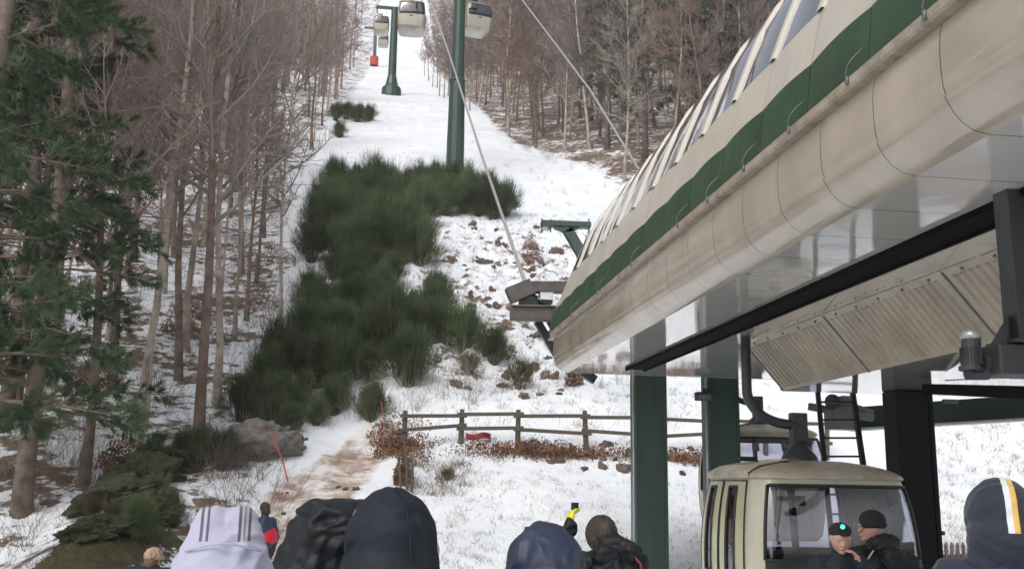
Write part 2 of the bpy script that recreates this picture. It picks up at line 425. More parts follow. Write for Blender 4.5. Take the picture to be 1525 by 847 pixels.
# ribbed guard panels sloping down beside the cabins
for s in (0, 1):
    xa, xb = (4.20, 4.66) if not s else (2*XC-4.20, 2*XC-4.66)
    yy = 10.95; k = 0
    while yy > -2.5:
        Lp = 2.05
        mb = MB(); rows = []
        for j in range(int(Lp/.0125)+1):
            t = j*.0125; ph = (t % .1)/.1
            off = .014 if ph < .35 else 0
            if t < .03 or t > Lp-.04: off = 0
            y_ = yy-t
            rows.append([(xa, y_, 1.648+E0), (xa+(xb-xa)*.10+0, y_, 1.60+E0), (xa+(xb-xa)*.11-(off if not s else -off), y_, 1.594+E0-off), (xa+(xb-xa)*.93-(off if not s else -off), y_, 1.15+E0-off), (xa+(xb-xa)*.94, y_, 1.145+E0), (xb, y_, 1.112+E0)])
        mb.grid(rows); mb.build('guard_panel', 'guard', st)
        mb = MB(); mb.bar((xa+(xb-xa)*.02, yy-.005, 1.632+E0), (xb, yy-.005, 1.107+E0), .02, .012); mb.build('joint_strip', 'grey_steel', st)
        for q in range(5):
            mb = MB(); yq = yy-.25-q*.4; px = xa+(xb-xa)*.06
            mb.tube([(px, yq, 1.62+E0), (px-.012*(1-2*s), yq, 1.608+E0)], .012, 6); mb.build('bolt', 'grey_steel', st)
        yy -= Lp
# gutter
for s in (0, 1):
    f = (lambda x: x) if not s else (lambda x: 2*XC-x)
    mb = MB()
    pr = [(2.60, 2.195), (2.54, 2.20), (2.528, 2.215), (2.528, 2.262), (2.54, 2.27), (2.545, 2.24), (2.60, 2.235), (2.625, 2.245)]
    rows = [[(f(p[0]), Y1+.05-(Y1-Y0)*k/40, p[1]+E0+.003*noise.noise(Vector((k*.7, 0, 0)))) for p in pr] for k in range(41)]
    mb.grid(rows); mb.build('gutter', 'gutter', st, smooth=False)
# upper shell: green band, beige band, glazing, crown
def sec(yy):
    """nose factor at the far end"""
    t = max(0, (yy-13.9)/1.35); return t
shell = [(2.60, 2.24), (2.625, 2.48), (2.65, 2.665), (2.68, 2.79), (2.71, 2.92), (2.75, 3.06), (2.85, 3.32), (2.97, 3.62), (3.15, 3.93), (3.42, 4.22), (3.85, 4.50), (4.5, 4.72), (5.4, 4.84), (6.3, 4.88)]
def shp(i, yy, bulge=0, s=0):
    x_, z_ = shell[i]
    t = sec(yy)
    zz = 2.62+(z_-2.62)*(1-.66*t**2.2) if t > 0 and z_ > 2.62 else z_
    xx = x_+(.10*t**2)*max(0, z_-2.5)*(1 if x_ < 6.2 else 0)
    xx -= bulge
    if s: xx = 2*XC-xx
    return (xx, yy, zz+E0)
def band(name, i0, i1, m, s, ya, yb, bul=.03, n=8, wave=0, out=0, thick=0):
    rows = []
    for k in range(n+1):
        t = k/n; yy = yb-(yb-ya)*t; bu = bul*sin(pi*t)+out
        r = [list(shp(i, yy, bu*(1 if i > 0 else .3), s)) for i in range(i0, i1+1)]
        if wave: r[-1 if wave > 0 else 0][2] += abs(wave)*sin(pi*t)
        rows.append([tuple(p) for p in r])
    mb = MB(); mb.grid(rows); return mb.build(name, m, st, smooth=True)
for s in (0, 1):
    for k in range(NB):
        yb = 15.2-BW*k; ya = yb-BW
        band('green_panel', 0, 2, 'green_band', s, ya+.006, yb, .014, wave=.008)
        band('beige_panel', 2, 5, 'roof_beige', s, ya+.004, yb, .014, wave=-.008)
        last = (k == 0)
        if last:
            band('beige_panel', 5, 13, 'roof_beige', s, ya, yb, 0)
        else:
            wf = band('roof_window', 5, 10, 'roof_glass', s, ya+.04, yb-.04, .015)
            band('crown_panel', 10, 13, 'roof_beige', s, ya, yb, .0)
            fr = MB()
            for yy, ww in ((ya+.02, .045),):
                rows = [[shp(i, yy+ww, -.004, s), shp(i, yy+ww*.8, .022, s), shp(i, yy-.035, .022, s), shp(i, yy-.045, -.004, s)] for i in range(5, 11)]
                fr.grid(rows)
            fr.build('roof_rib', 'rib', st)
    # cap of the nose
    rows = [[shp(i, 15.2, 0, s) for i in range(14)], [(XC+(shp(i, 15.2, 0, s)[0]-XC)*.97, 15.28, 2.31+E0+(shp(i, 15.2, 0, s)[2]-2.31-E0)*.95) for i in range(14)], [(XC, 15.30, 2.4+E0)]*14]
    mb = MB(); mb.grid(rows); mb.build('nose_cap', 'roof_beige', st, smooth=True)
mb = MB(); mb.box((XC, 14.93, 2.235+E0), (7.4, .62, .02)); mb.build('nose_floor', 'roof_beige', st)
# curved gutter brackets
for yb_ in (4.05, 4.85, 5.65, 6.45, 7.25, 8.05, 9.65, 11.25, 12.85):
    mb = MB(); pts = []
    for q in range(9):
        t = q/8; pts.append((2.612-.05*sin(t*pi*.8)-.065*t, yb_+.05*t*t, 2.43-.16*t+E0))
    mb.tube(pts, .0042, 6); mb.box((2.522, yb_+.04, 2.245+E0), (.014, .02, .05))
    mb.build('gutter_bracket', 'grey_steel', st, smooth=True)

# columns
def column(label, x, y, ztop, wx, wy, m, flange=.0, conduit=False):
    c = thing('support_column', label, 'column', (x, y, 0), 0, 'columns under the station')
    mb = MB(); mb.box((0, 0, ztop/2-.5), (wx-.02, wy, ztop+1)); mb.build('shaft', m, c, bevel=.02)
    mb = MB(); mb.box((-wx/2+.01, -wy/2-.006, ztop/2-.5), (.05, .012, ztop+.98)); mb.box((wx/2-.01, -wy/2-.006, ztop/2-.5), (.05, .012, ztop+.98)); mb.build('flange', m, c)
    mb = MB(); mb.box((0, 0, .03), (wx+.25, wy+.25, .06)); mb.build('base_plate', 'dark_steel', c)
    if conduit:
        mb = MB(); mb.tube([(-wx/2-.04, -wy/2+.03, -.3), (-wx/2-.04, -wy/2+.03, ztop)], .022, 8); mb.build('conduit', 'galvanised', c, smooth=True)
    return c
column('green steel column with pale conduit, left of the two under the far end', 4.42, 16.0, 4.7, .50, .45, 'green_dark', conduit=True)
column('green steel column behind the waiting cabin, carrying a floodlight', 5.66, 16.0, 4.7, .50, .45, 'green_paint', conduit=True)
column('wide dark column rising behind the right side of the open cabin', 5.97, 10.6, 1.112+E0, .42, .34, 'dark_column')
# portal beams ahead of the station
pb = thing('entry_beam', 'green crossbeam on top of the two far columns', 'beam', (0, 0, 0))
mb = MB(); mb.box((6.0, 16.0, 4.85), (4.6, .4, .28)); mb.build('web', 'green_dark', pb, bevel=.01)
mb = MB(); mb.box((6.0, 16.0, 5.005), (4.7, .5, .02)); mb.build('flange', 'green_dark', pb)
# floodlight on the column
fl = thing('floodlight', 'small dark floodlight bolted to the green column under the canopy', 'lamp', tuple(P(1047, 590, 15.6)))
mb = MB(); mb.box((0, 0, 0), (.26, .14, .14)); mb.build('housing', 'dark_steel', fl, bevel=.015)
mb = MB(); mb.box((0, -.072, -.02), (.22, .006, .09)); mb.build('lens', 'grey_steel', fl)
mb = MB(); mb.box((.05, 0, .10), (.12, .06, .06)); mb.box((.16, .05, .12), (.08, .05, .05)); mb.tube([(.04, 0, .07), (.17, .12, .1)], .02, 6); mb.build('bracket', 'dark_steel', fl)

# the frame of the sheaves sticking out of the far end
sf = thing('sheave_frame', 'brown steel sheave frame sticking out of the far end of the station', 'machinery')
D = 16.2
def pbar(mb, a, b_, Y, w_, h_, Yb=None):
    mb.bar(P(*a, Y), P(*b_, Yb or Y), w_, h_)
mb = MB(); pbar(mb, (757, 441), (792, 427), D, .25, .27); mb.build('arm', 'brown_steel', sf, bevel=.01)
mb = MB(); pbar(mb, (790, 428), (850, 428), D, .25, .18); mb.build('arm', 'brown_steel', sf, bevel=.01)
mb = MB(); pbar(mb, (760, 467), (850, 469), D-.3, .2, .22); mb.build('beam', 'brown_steel', sf, bevel=.01)
mb = MB(); pbar(mb, (760, 456.5), (850, 458), D-.3, .3, .02); mb.build('beam_flange', 'grey_steel', sf)
mb = MB(); pbar(mb, (788, 432), (803, 458), D+.1, .1, .1); mb.build('strut', 'dark_steel', sf)
mb = MB(); mb.tube([P(786, 452, D-.05), P(786, 452, D+.07)], .16, 16); mb.tube([P(803, 460, D+.1), P(803, 460, D+.25)], .14, 16); mb.build('sheave', 'dark_steel', sf, smooth=False)
mb = MB(); mb.box(P(813, 441, D), (.22, .2, .18)); mb.build('control_box', 'white_box', sf, bevel=.01)
mb = MB(); mb.box(P(813, 450, D-.05), (.2, .2, .06)); mb.build('tray', 'black_rubber', sf)
mb = MB()
pl = [P(802, 424, D), P(804, 408, D), P(812, 403, D), P(824, 404, D), P(832, 410, D)]
mb.tube(pl, .012, 6); mb.build('hoop', 'galvanised', sf)
mb = MB(); mb.bar(P(800, 478, D), P(830, 530, D), .12, .12); mb.bar(P(818, 478, D), P(836, 510, D), .10, .10); mb.build('brace', 'dark_steel', sf)
mb = MB(); mb.bar(P(866, 553, D), P(886, 566, D), .15, .14); mb.build('lower_brace', 'dark_steel', sf)
# tower head seen behind the roof
th_ = thing('tower_head', 'grey green T shaped tower head on a slanting mast beyond the roof', 'lift tower', tuple(P(880, 420, 24)))
o = Vector(P(880, 420, 24))
def rel(px, py, Y): return P(px, py, Y)-o
mb = MB(); mb.bar(rel(806, 333, 24), rel(879, 336, 24), .28, .14); mb.build('crossarm', 'green_dark', th_, bevel=.01)
mb = MB(); mb.bar(rel(845, 342, 24), rel(866, 378, 24), .2, .26); mb.bar(rel(866, 378, 24), rel(962, 545, 24), .24, .28); mb.build('mast', 'green_dark', th_, bevel=.01)
mb = MB(); mb.bar(rel(826, 338, 24), rel(845, 345, 24), .2, .08); mb.bar(rel(862, 338, 24), rel(845, 345, 24), .2, .08); mb.build('gusset', 'green_dark', th_)
for px in (807, 820, 877):
    mb = MB(); mb.bar(rel(px, 326, 24), rel(px, 346, 24), .03, .03); mb.build('clamp', 'dark_steel', th_)
gz = H(o.x, 24)
mb = MB(); mb.bar(rel(962, 540, 24), V(rel(968, 650, 24).x, 0, H(P(968, 650, 24).x, 24)-o.z-.4), .28, .28); mb.build('mast_foot', 'green_dark', th_)

# machinery at the right
gb = thing('drive_unit', 'black gearbox hanging on a steel post beside the corrugated guard', 'machinery')
D = 4.9
mb = MB(); a = P(1512, 240, D); b_ = P(1512, 515, D); mb.box(((a+b_)/2), (.13, .13, (a-b_).length)); mb.build('hanger_post', 'dark_steel', gb, bevel=.004)
mb = MB(); p = P(1495, 538, D); mb.box(p+Vector((.08, 0, 0)), (.36, .24, .16)); mb.build('gearbox', 'dark_steel', gb, bevel=.012)
mb = MB(); p = P(1520, 512, D); mb.box(p, (.24, .26, .02)); p2 = P(1478, 515, D)
mb.v += [tuple(P(1475, 512, D-.08)), tuple(P(1500, 470, D-.06)), tuple(P(1500, 512, D-.08)), tuple(P(1475, 512, D+.02)), tuple(P(1500, 470, D+.02)), tuple(P(1500, 512, D+.02))]
q = len(mb.v)-6; mb.f += [(q, q+1, q+2), (q+3, q+5, q+4), (q, q+3, q+4, q+1), (q+1, q+4, q+5, q+2), (q, q+2, q+5, q+3)]
mb.build('mounting_plate', 'dark_steel', gb)
mo = MB(); a = P(1446, 552, D); b_ = P(1446, 503, D); mo.tube([a, a+(b_-a)*.12, a+(b_-a)*.13, b_], [.062, .062, .05, .05], 20); mt = mo.build('motor', 'dark_steel', gb)
mo = MB()
for k in range(18):
    t = 2*pi*k/18; c_ = (a*.55+b_*.45); mo.box(c_+Vector((cos(t)*.052, sin(t)*.052, 0)), (.006, .006, .09))
mo.build('cooling_fins', 'dark_steel', mt)
mo = MB(); b2 = P(1446, 505, D); mo.tube([b2, b2+Vector((0, 0, .028)), b2+Vector((0, 0, .042)), b2+Vector((0, 0, .048))], [.056, .056, .045, .02], 20); mo.build('motor_cap', 'galvanised', mt, smooth=True)
mb = MB(); mb.tube([P(1462, 540, D), P(1480, 540, D)], .05, 14); mb.tube([P(1440, 556, D), P(1470, 556, D)], .035, 12); mb.build('shaft_housing', 'dark_steel', gb)
bm2 = thing('conveyor_beam', 'long black steel beam running under the station on the right', 'beam')
mb = MB(); mb.bar(P(1392, 579, 9.2), P(1640, 588, 6.2), .25, .10); mb.build('beam', 'black_rail', bm2)
mb = MB(); mb.bar(P(1392, 586, 9.15), P(1640, 597, 6.15), .03, .014); mb.build('lower_lip', 'rib', bm2)
mb = MB(); mb.bar(P(1410, 566, 9.0), P(1500, 562, 6.6), .03, .012); mb.build('upper_lip', 'rib', bm2)
gbm = thing('green_beam', 'green steel beam with white lower flange behind the dark column', 'beam')
mb = MB(); mb.bar(P(1265, 624, 14.2), P(1650, 598, 12.0), .25, .33); mb.build('web', 'green_paint', gbm, bevel=.01)
mb = MB(); mb.bar(P(1265, 640, 14.1), P(1650, 617, 11.9), .3, .03); mb.build('flange', 'rib', gbm)
mb = MB(); mb.box(P(1415, 598, 13.1), (.22, .08, .07)); mb.build('junction_box', 'grey_steel', gbm, bevel=.01)
# machine box & guides behind ladder
mc = thing('tension_box', 'grey machine box with slanting guide arms behind the black ladder', 'machinery')
mb = MB(); mb.box(P(1250, 622, 13.6), (.34, .3, .34)); mb.build('box', 'grey_steel', mc, bevel=.015)
mb = MB(); mb.box(P(1258, 600, 13.6), (.16, .2, .2)); mb.build('top_box', 'grey_steel', mc, bevel=.01)
mb = MB(); mb.bar(P(1205, 605, 13.5), P(1300, 622, 13.5), .08, .10); mb.bar(P(1272, 604, 13.7), P(1300, 614, 13.7), .05, .06); mb.build('guide_arm', 'grey_steel', mc)
mb = MB(); mb.tube([P(1240, 598, 13.3), P(1240, 598, 13.5)], .11, 16); mb.build('wheel', 'dark_steel', mc)
# ladder
la = thing('ladder', 'black steel ladder with hand rails behind the open cabin', 'ladder')
La, Lb, Ra, Rb = P(1218, 585, 12.2), P(1229, 700, 11.9), P(1270, 585, 12.2), P(1287, 700, 11.9)
def ext(a, b_, t): return a+(b_-a)*t
for a, b_ in ((La, Lb), (Ra, Rb)):
    mb = MB(); mb.bar(a, ext(a, b_, 3.2), .055, .07); mb.build('stile', 'black_rubber', la)
for a, b_, dx in ((La, Lb, .09), (Ra, Rb, .09)):
    mb = MB(); mb.tube([a+Vector((dx, .25, .1)), ext(a, b_, 2.4)+Vector((dx, .25, 0))], .015, 8); mb.build('hand_rail', 'black_rubber', la)
for k in range(13):
    t = .12+k*.235
    mb = MB(); mb.bar(ext(La, Lb, t), ext(Ra, Rb, t), .05, .025); mb.build('rung', 'black_rubber', la)
# second inner beam toward the hangers (curved guide)
# ================================================================== CABINS
def cab_surf(u, z, off=0, a=.91, b_=.95, r=.27):
    """u walks round the rounded rectangle: 0..1 front(-y) left to right, 1..2 corner, 2..3 right side, 3..4 corner, 4..5 back, ... 7..8 corner"""
    k = int(u) % 8; t = u-int(u)
    zz = (z-1.05)/1.0
    sx = 1-.10*zz*zz-.05*max(0, zz)**3-.02*max(0, -zz)**2; sy = 1-.10*zz*zz-.05*max(0, zz)**3
    A, B = a*sx, b_*sy
    s_ = [((-A+r, -B), (A-r, -B)), None, ((A, -B+r), (A, B-r)), None, ((A-r, B), (-A+r, B)), None, ((-A, B-r), (-A, -B+r)), None]
    if k % 2 == 0:
        p0, p1 = s_[k]; x_, y_ = p0[0]+(p1[0]-p0[0])*t, p0[1]+(p1[1]-p0[1])*t
        nx_, ny_ = [(0, -1), (1, 0), (0, 1), (-1, 0)][k//2]
        bow = .035*sin(pi*t); x_ += nx_*bow; y_ += ny_*bow
    else:
        cx, cy = [(A-r, -B+r), (A-r, B-r), (-A+r, B-r), (-A+r, -B+r)][k//2]
        an = [-pi/2, 0, pi/2, pi][k//2]+t*pi/2
        nx_, ny_ = cos(an), sin(an); x_, y_ = cx+r*nx_, cy+r*ny_
    return (x_+nx_*off, y_+ny_*off, z)
def frange(a, b_, n): return [a+(b_-a)*i/n for i in range(n+1)]
def cpatch(mb, u0, u1, z0, z1, off, nu=None, nz=8):
    nu = nu or max(2, int((u1-u0)*8))
    mb.grid([[cab_surf(u, z, off) for u in frange(u0, u1, nu)] for z in frange(z0, z1, nz)])
def crim(mb, u0, u1, z0, z1, off, wd=.022):
    for uu in (u0, u1):
        mb.tube([cab_surf(uu, z, off) for z in frange(z0, z1, 8)], wd, 6)
    for zz in (z0, z1):
        mb.tube([cab_surf(u, zz, off) for u in frange(u0, u1, max(4, int((u1-u0)*8)))], wd, 6)
ZB, ZW0, ZW1, ZT = .22, 1.14, 1.86, 1.95
def make_cabin(label, arm=True):
    c = thing('gondola_cabin', label, 'gondola cabin', (0, 0, 0), 0, 'gondola cabins of the lift')
    holes = [(7.62, 9.62), (1.80, 3.25), (3.4, 5.38), (6.18, 6.32), (6.68, 6.82)]
    us = sorted(set([round(v, 4) for v in frange(0, 8, 128)]+[round(h % 8, 4) for q in holes for h in q]))
    mb = MB(); us8 = us
    def addrow(z0, z1, sk):
        for i in range(len(us8)-1):
            um = (us8[i]+us8[i+1])/2
            if sk and any(h0 < um < h1 or h0 < um+8 < h1 for h0, h1 in holes): continue
            mb.quad(cab_surf(us8[i], z0), cab_surf(us8[i+1]-1e-6, z0), cab_surf(us8[i+1]-1e-6, z1), cab_surf(us8[i], z1))
    for z0, z1 in zip(frange(ZB, ZW0-.07, 8)[:-1], frange(ZB, ZW0-.07, 8)[1:]): addrow(z0, z1, False)
    for z0, z1 in zip(frange(ZW0-.07, ZW0, 1)[:-1], frange(ZW0-.07, ZW0, 1)[1:]): addrow(z0, z1, False)
    for z0, z1 in zip(frange(ZW0, ZW1, 8)[:-1], frange(ZW0, ZW1, 8)[1:]): addrow(z0, z1, True)
    addrow(ZW1, ZT, False)
    # belly
    rows = [[cab_surf(u, ZB) for u in us8[:-1]], [tuple(Vector(cab_surf(u, ZB-.08))*Vector((.93, .93, 1)) if 0 else (cab_surf(u, ZB)[0]*.92, cab_surf(u, ZB)[1]*.92, ZB-.09)) for u in us8[:-1]], [(0, 0, ZB-.10)]*(len(us8)-1)]
    mb.grid(rows, close=True)
    bo = mb.build('body', 'cabin_beige', c, smooth=True)
    bo.data.materials.append(MATS['black_rubber'])
    for u0, u1 in holes[:3]:
        mb = MB(); cpatch(mb, u0, u1, ZW0, ZW1, -.008); wn = mb.build('window', 'cabin_glass', c, smooth=True)
        mb = MB(); crim(mb, u0, u1, ZW0, ZW1, 0, .018); mb.build('gasket', 'black_rubber', wn, smooth=True)
    # black trim under the glass
    mb = MB(); cpatch(mb, 7.62, 9.62, ZW0-.16, ZW0-.005, .006, nz=2); mb.build('sill_band', 'black_rubber', c, smooth=True)
    mb = MB(); cpatch(mb, 3.4, 5.38, ZW0-.16, ZW0-.005, .006, nz=2); mb.build('sill_band', 'black_rubber', c, smooth=True)
    # doors
    for d0, w0, w1 in ((6.03, 6.17, 6.33), (6.53, 6.67, 6.83)):
        mb = MB()
        for ua, ub, za, zb in ((d0, w0, .3, 1.9), (w1, d0+.46, .3, 1.9), (w0, w1, .3, .95), (w0, w1, 1.84, 1.9)): cpatch(mb, ua, ub, za, zb, .014)
        dr = mb.build('door', 'cabin_door', c, smooth=True)
        mb = MB(); cpatch(mb, w0, w1, .95, 1.84, .008); mb.build('door_window', 'cabin_glass', dr)
        mb = MB(); crim(mb, w0, w1, .95, 1.84, .016, .016); mb.build('door_gasket', 'black_rubber', dr, smooth=True)
        mb = MB(); crim(mb, d0, d0+.46, .3, 1.9, .012, .008); mb.build('door_seal', 'black_rubber', dr, smooth=True)
    # roof
    def roof_row(s_, z): return [(cab_surf(u, ZT)[0]*s_, cab_surf(u, ZT)[1]*s_, z) for u in us8[:-1]]
    mb = MB(); mb.grid([roof_row(.97, 1.925), roof_row(1.03, 1.925), roof_row(1.04, 1.94), roof_row(1.02, 1.97), roof_row(.96, 2.005), roof_row(.85, 2.045), roof_row(.68, 2.085), roof_row(.42, 2.12), roof_row(.0, 2.135)], close=True)
    mb.build('roof', 'cabin_roof', c, smooth=True)
    mb = MB()   # hood over the doors
    mb.grid([[(-.80, -.62, 1.96), (-.80, .62, 1.96)], [(-.84, -.64, 1.945), (-.84, .64, 1.945)], [(-.83, -.62, 1.985), (-.83, .62, 1.985)], [(-.70, -.58, 2.055), (-.70, .58, 2.055)], [(-.35, -.5, 2.12), (-.35, .5, 2.12)], [(-.30, -.45, 2.08), (-.30, .45, 2.08)]])
    mb.build('door_hood', 'cabin_roof', c, thick=.015)
    mb = MB(); mb.tube([(-.46, .1, 2.09), (-.46, .1, 2.22), (-.42, .1, 2.25)], .012, 6); mb.box((-.55, .1, 2.14), (.2, .05, .05)); mb.build('door_lever', 'black_rubber', c)
    mb = MB(); cpatch(mb, .10, .20, 1.66, 1.76, -.015, nu=4, nz=2); mb.build('window_sticker', 'brown_steel', c)
    # interior
    mb = MB(); mb.box((0, 0, ZB+.04), (1.35, 1.5, .04)); mb.build('floor', 'seat_dark', c)
    for s_ in (-1, 1):
        mb = MB(); mb.box((0, s_*.62, .62), (1.15, .34, .08)); mb.box((0, s_*.74, .88), (1.15, .06, .42)); mb.build('bench', 'seat_dark', c, bevel=.02)
    # centre posts inside
    mb = MB(); mb.bar((.27, .80, ZW0-.1), (.22, .80, ZW1+.1), .10, .05); mb.build('inner_post', 'black_rubber', c)
    # small emblem and bumper pin on the end panel
    mb = MB(); cpatch(mb, .42, .58, .80, .88, .008, nu=6, nz=2); mb.build('emblem', 'black_rubber', c)
    mb = MB(); mb.box((0, -.80, .16), (.05, .06, .16)); mb.build('bumper_pin', 'black_rubber', c)
    # ski tubes along the sill
    # hanger
    mb = MB(); mb.tube([(0, 0, 2.09), (0, 0, 2.13), (0, 0, 2.19), (0, 0, 2.27), (0, 0, 2.34)], [.20, .205, .18, .10, .085], 20); mb.build('hanger_foot', 'dark_steel', c, smooth=True)
    mb = MB(); mb.box((0, 0, 2.47), (.19, .10, .36)); mb.tube([(0, -.065, 2.56), (0, .065, 2.56)], .05, 16); mb.build('hanger_head', 'dark_steel', c, bevel=.015)
    if arm:
        mb = MB(); pts = []
        for k in range(15):
            t = k/14; pts.append((-.08-.50*sin(min(1, t*1.25)*pi/2), 0, 2.52+.36*(1-cos(min(1, t*1.25)*pi/2)) if t < .8 else 2.88+(t-.8)/.2*.62))
        mb.tube(pts, .055, 12); mb.build('hanger_arm', 'dark_steel', c, smooth=True)
        mb = MB(); mb.box((-.58, 0, 3.56), (.12, .3, .12)); mb.tube([(-.58, -.2, 3.6), (-.58, .2, 3.6)], .045, 10); mb.build('grip', 'dark_steel', c, bevel=.01)
    return c
GR = 'gondola cabins of the lift'
cab = make_cabin('beige gondola cabin with open-fronted big window, waiting behind the two men at lower right')
cab['label'] = 'large near beige gondola cabin waiting behind the two men in black'
cab.location = (4.60, 10.45, .02)
c2 = dup(cab, (6.05, 15.0, .12), 0, 1, 'white roofed gondola cabin partly hidden behind the near cabin and green column')
c2.location = P(1130, 664, 17.3)-Vector((0, 0, 1.75))
def hang(px, py, Y, rz, sc, label):
    """py = middle of the cabin body"""
    p = P(px, py, Y); return dup(cab, p-Vector((0, 0, 1.05*sc)), rz, sc, label)
cA = hang(613, 29, 62, radians(-3), 1, 'gondola cabin in the air between the two nearer green towers')
cB = hang(709, 31, 64, radians(12), 1, 'gondola cabin just right of the tall near green tower')
cC = hang(568, 39, 112, radians(0), 1, 'small distant gondola cabin left of the second green tower')
cD = hang(571, 62, 165, radians(0), 1, 'farthest tiny gondola cabin low beside the thin far tower')

# ================================================================== TOWERS AND ROPES
def tower(label, px, py, Y, h, r0_, r1_, armw, foot=0, pad=False, joint=None, padm='red_pad'):
    p = P(px, py, Y); p.z = H(p.x, p.y)
    pz = P(px, py, Y).z
    p.z = pz
    t = thing('lift_tower', label, 'lift tower', tuple(p), 0, 'towers of the gondola line')
    if joint:
        mb = MB(); mb.tube([(0, 0, -2), (0, 0, joint)], [r0_, r0_*.80], 12); mb.build('lower_mast', 'green_paint', t)
        mb = MB(); mb.tube([(0, 0, joint-.12), (0, 0, joint-.02), (0, 0, joint+.02), (0, 0, joint+.12)], [r0_*.80, r0_*.90, r0_*.90, r0_*.80], 12); mb.build('flange_ring', 'green_dark', t)
        mb = MB(); mb.tube([(0, 0, joint), (0, 0, h)], [r0_*.68, r1_], 12); mb.build('upper_mast', 'green_paint', t)
    else:
        mb = MB(); mb.tube([(0, 0, -2), (0, 0, h)], [r0_, r1_], 12); mb.build('mast', 'green_paint', t)
    if foot:
        mb = MB(); mb.tube([(0, 0, -1.5), (0, 0, .1), (0, 0, .5), (0, 0, 2.0)], [r0_*2.4, r0_*2.2, r0_*1.5, r0_*1.0], 12); mb.build('foot', 'green_paint', t)
    if pad:
        mb = MB(); mb.tube([(0, 0, -.2), (0, 0, 2.0)], r0_*2.3, 14); mb.build('safety_pad', padm, t)
    mb = MB(); mb.box((0, 0, h), (armw, .45, .35)); mb.build('crossarm', 'green_paint', t, bevel=.02)
    for s_ in (-1, 1):
        mb = MB(); x_ = s_*armw/2
        mb.bar((x_, -2.2, h-.3-1.1), (x_, 2.2, h-.3+1.1), .12, .14)
        sh = mb.build('sheave_beam', 'dark_steel', t)
        mb = MB()
        for k in range(8):
            q = -2+k*.57; mb.tube([(x_-.06, q, h-.3+q*.5+.22), (x_+.06, q, h-.3+q*.5+.22)], .22, 12)
        mb.build('sheaves', 'black_rubber', sh)
    mb = MB()
    for k in range(int((h-1)/.6)): mb.bar((-.2, -r0_-.05, 1+k*.6), (.2, -r0_-.05, 1+k*.6), .03, .03)
    mb.bar((-.2, -r0_-.05, .8), (-.2, -r0_-.05, h), .04, .04); mb.bar((.2, -r0_-.05, .8), (.2, -r0_-.05, h), .04, .04)
    if h < 12: mb.build('rungs', 'galvanised', t)
    return t, p
t1, p1 = tower('tall near green lift tower rising out of the dark bushes', 677, 262, 60, 15.5, .62, .34, 5.3, joint=6.4)
t2, p2 = tower('second green lift tower with flared foot in the middle of the snow run', 583, 133, 135, 12.6, .62, .50, 5.2, foot=1)
t3, p3 = tower('thin far lift tower with a red safety pad round its base', 557, 97, 225, 9.5, .45, .40, 5.2, pad=True)
for s_, nm in ((-1, 'left'), (1, 'right')):
    if s_ < 0: pts = [Vector((3.62, 13.0, 3.95)), P(806, 470, 17), P(790, 445, 20), P(717, 230, 32.0), P(672, 90, 42), P(640, -2, 50)]
    else: pts = [Vector((8.98, 13.0, 3.95)), Vector((8.9, 18, 5.3)), P(950, 250, 32.5), P(878, 133, 41), P(776, -2, 57)]
    pts.append(p1+Vector((s_*2.6, 0, 15.6))); pts.append(p2+Vector((s_*2.6, 0, 13.2))); pts.append(p3+Vector((s_*2.6, 0, 10.0)))
    pts.append(p3+Vector((s_*2.6-2, 90, 75)))
    # densify
    dense = []
    for a, b_ in zip(pts[:-1], pts[1:]):
        for k in range(6): dense.append(a+(b_-a)*k/6)
    dense.append(pts[-1])
    mb = MB(); mb.tube(dense, .045, 8)
    o = mb.build('haul_rope', 'cable', None, smooth=True)
    tag(o, 'thick grey haul rope running down to the sheave frame at the far end' if s_ < 0 else 'thick grey haul rope coming down behind the station roof', 'cable', 'ropes of the lift')


# ================================================================== TREES

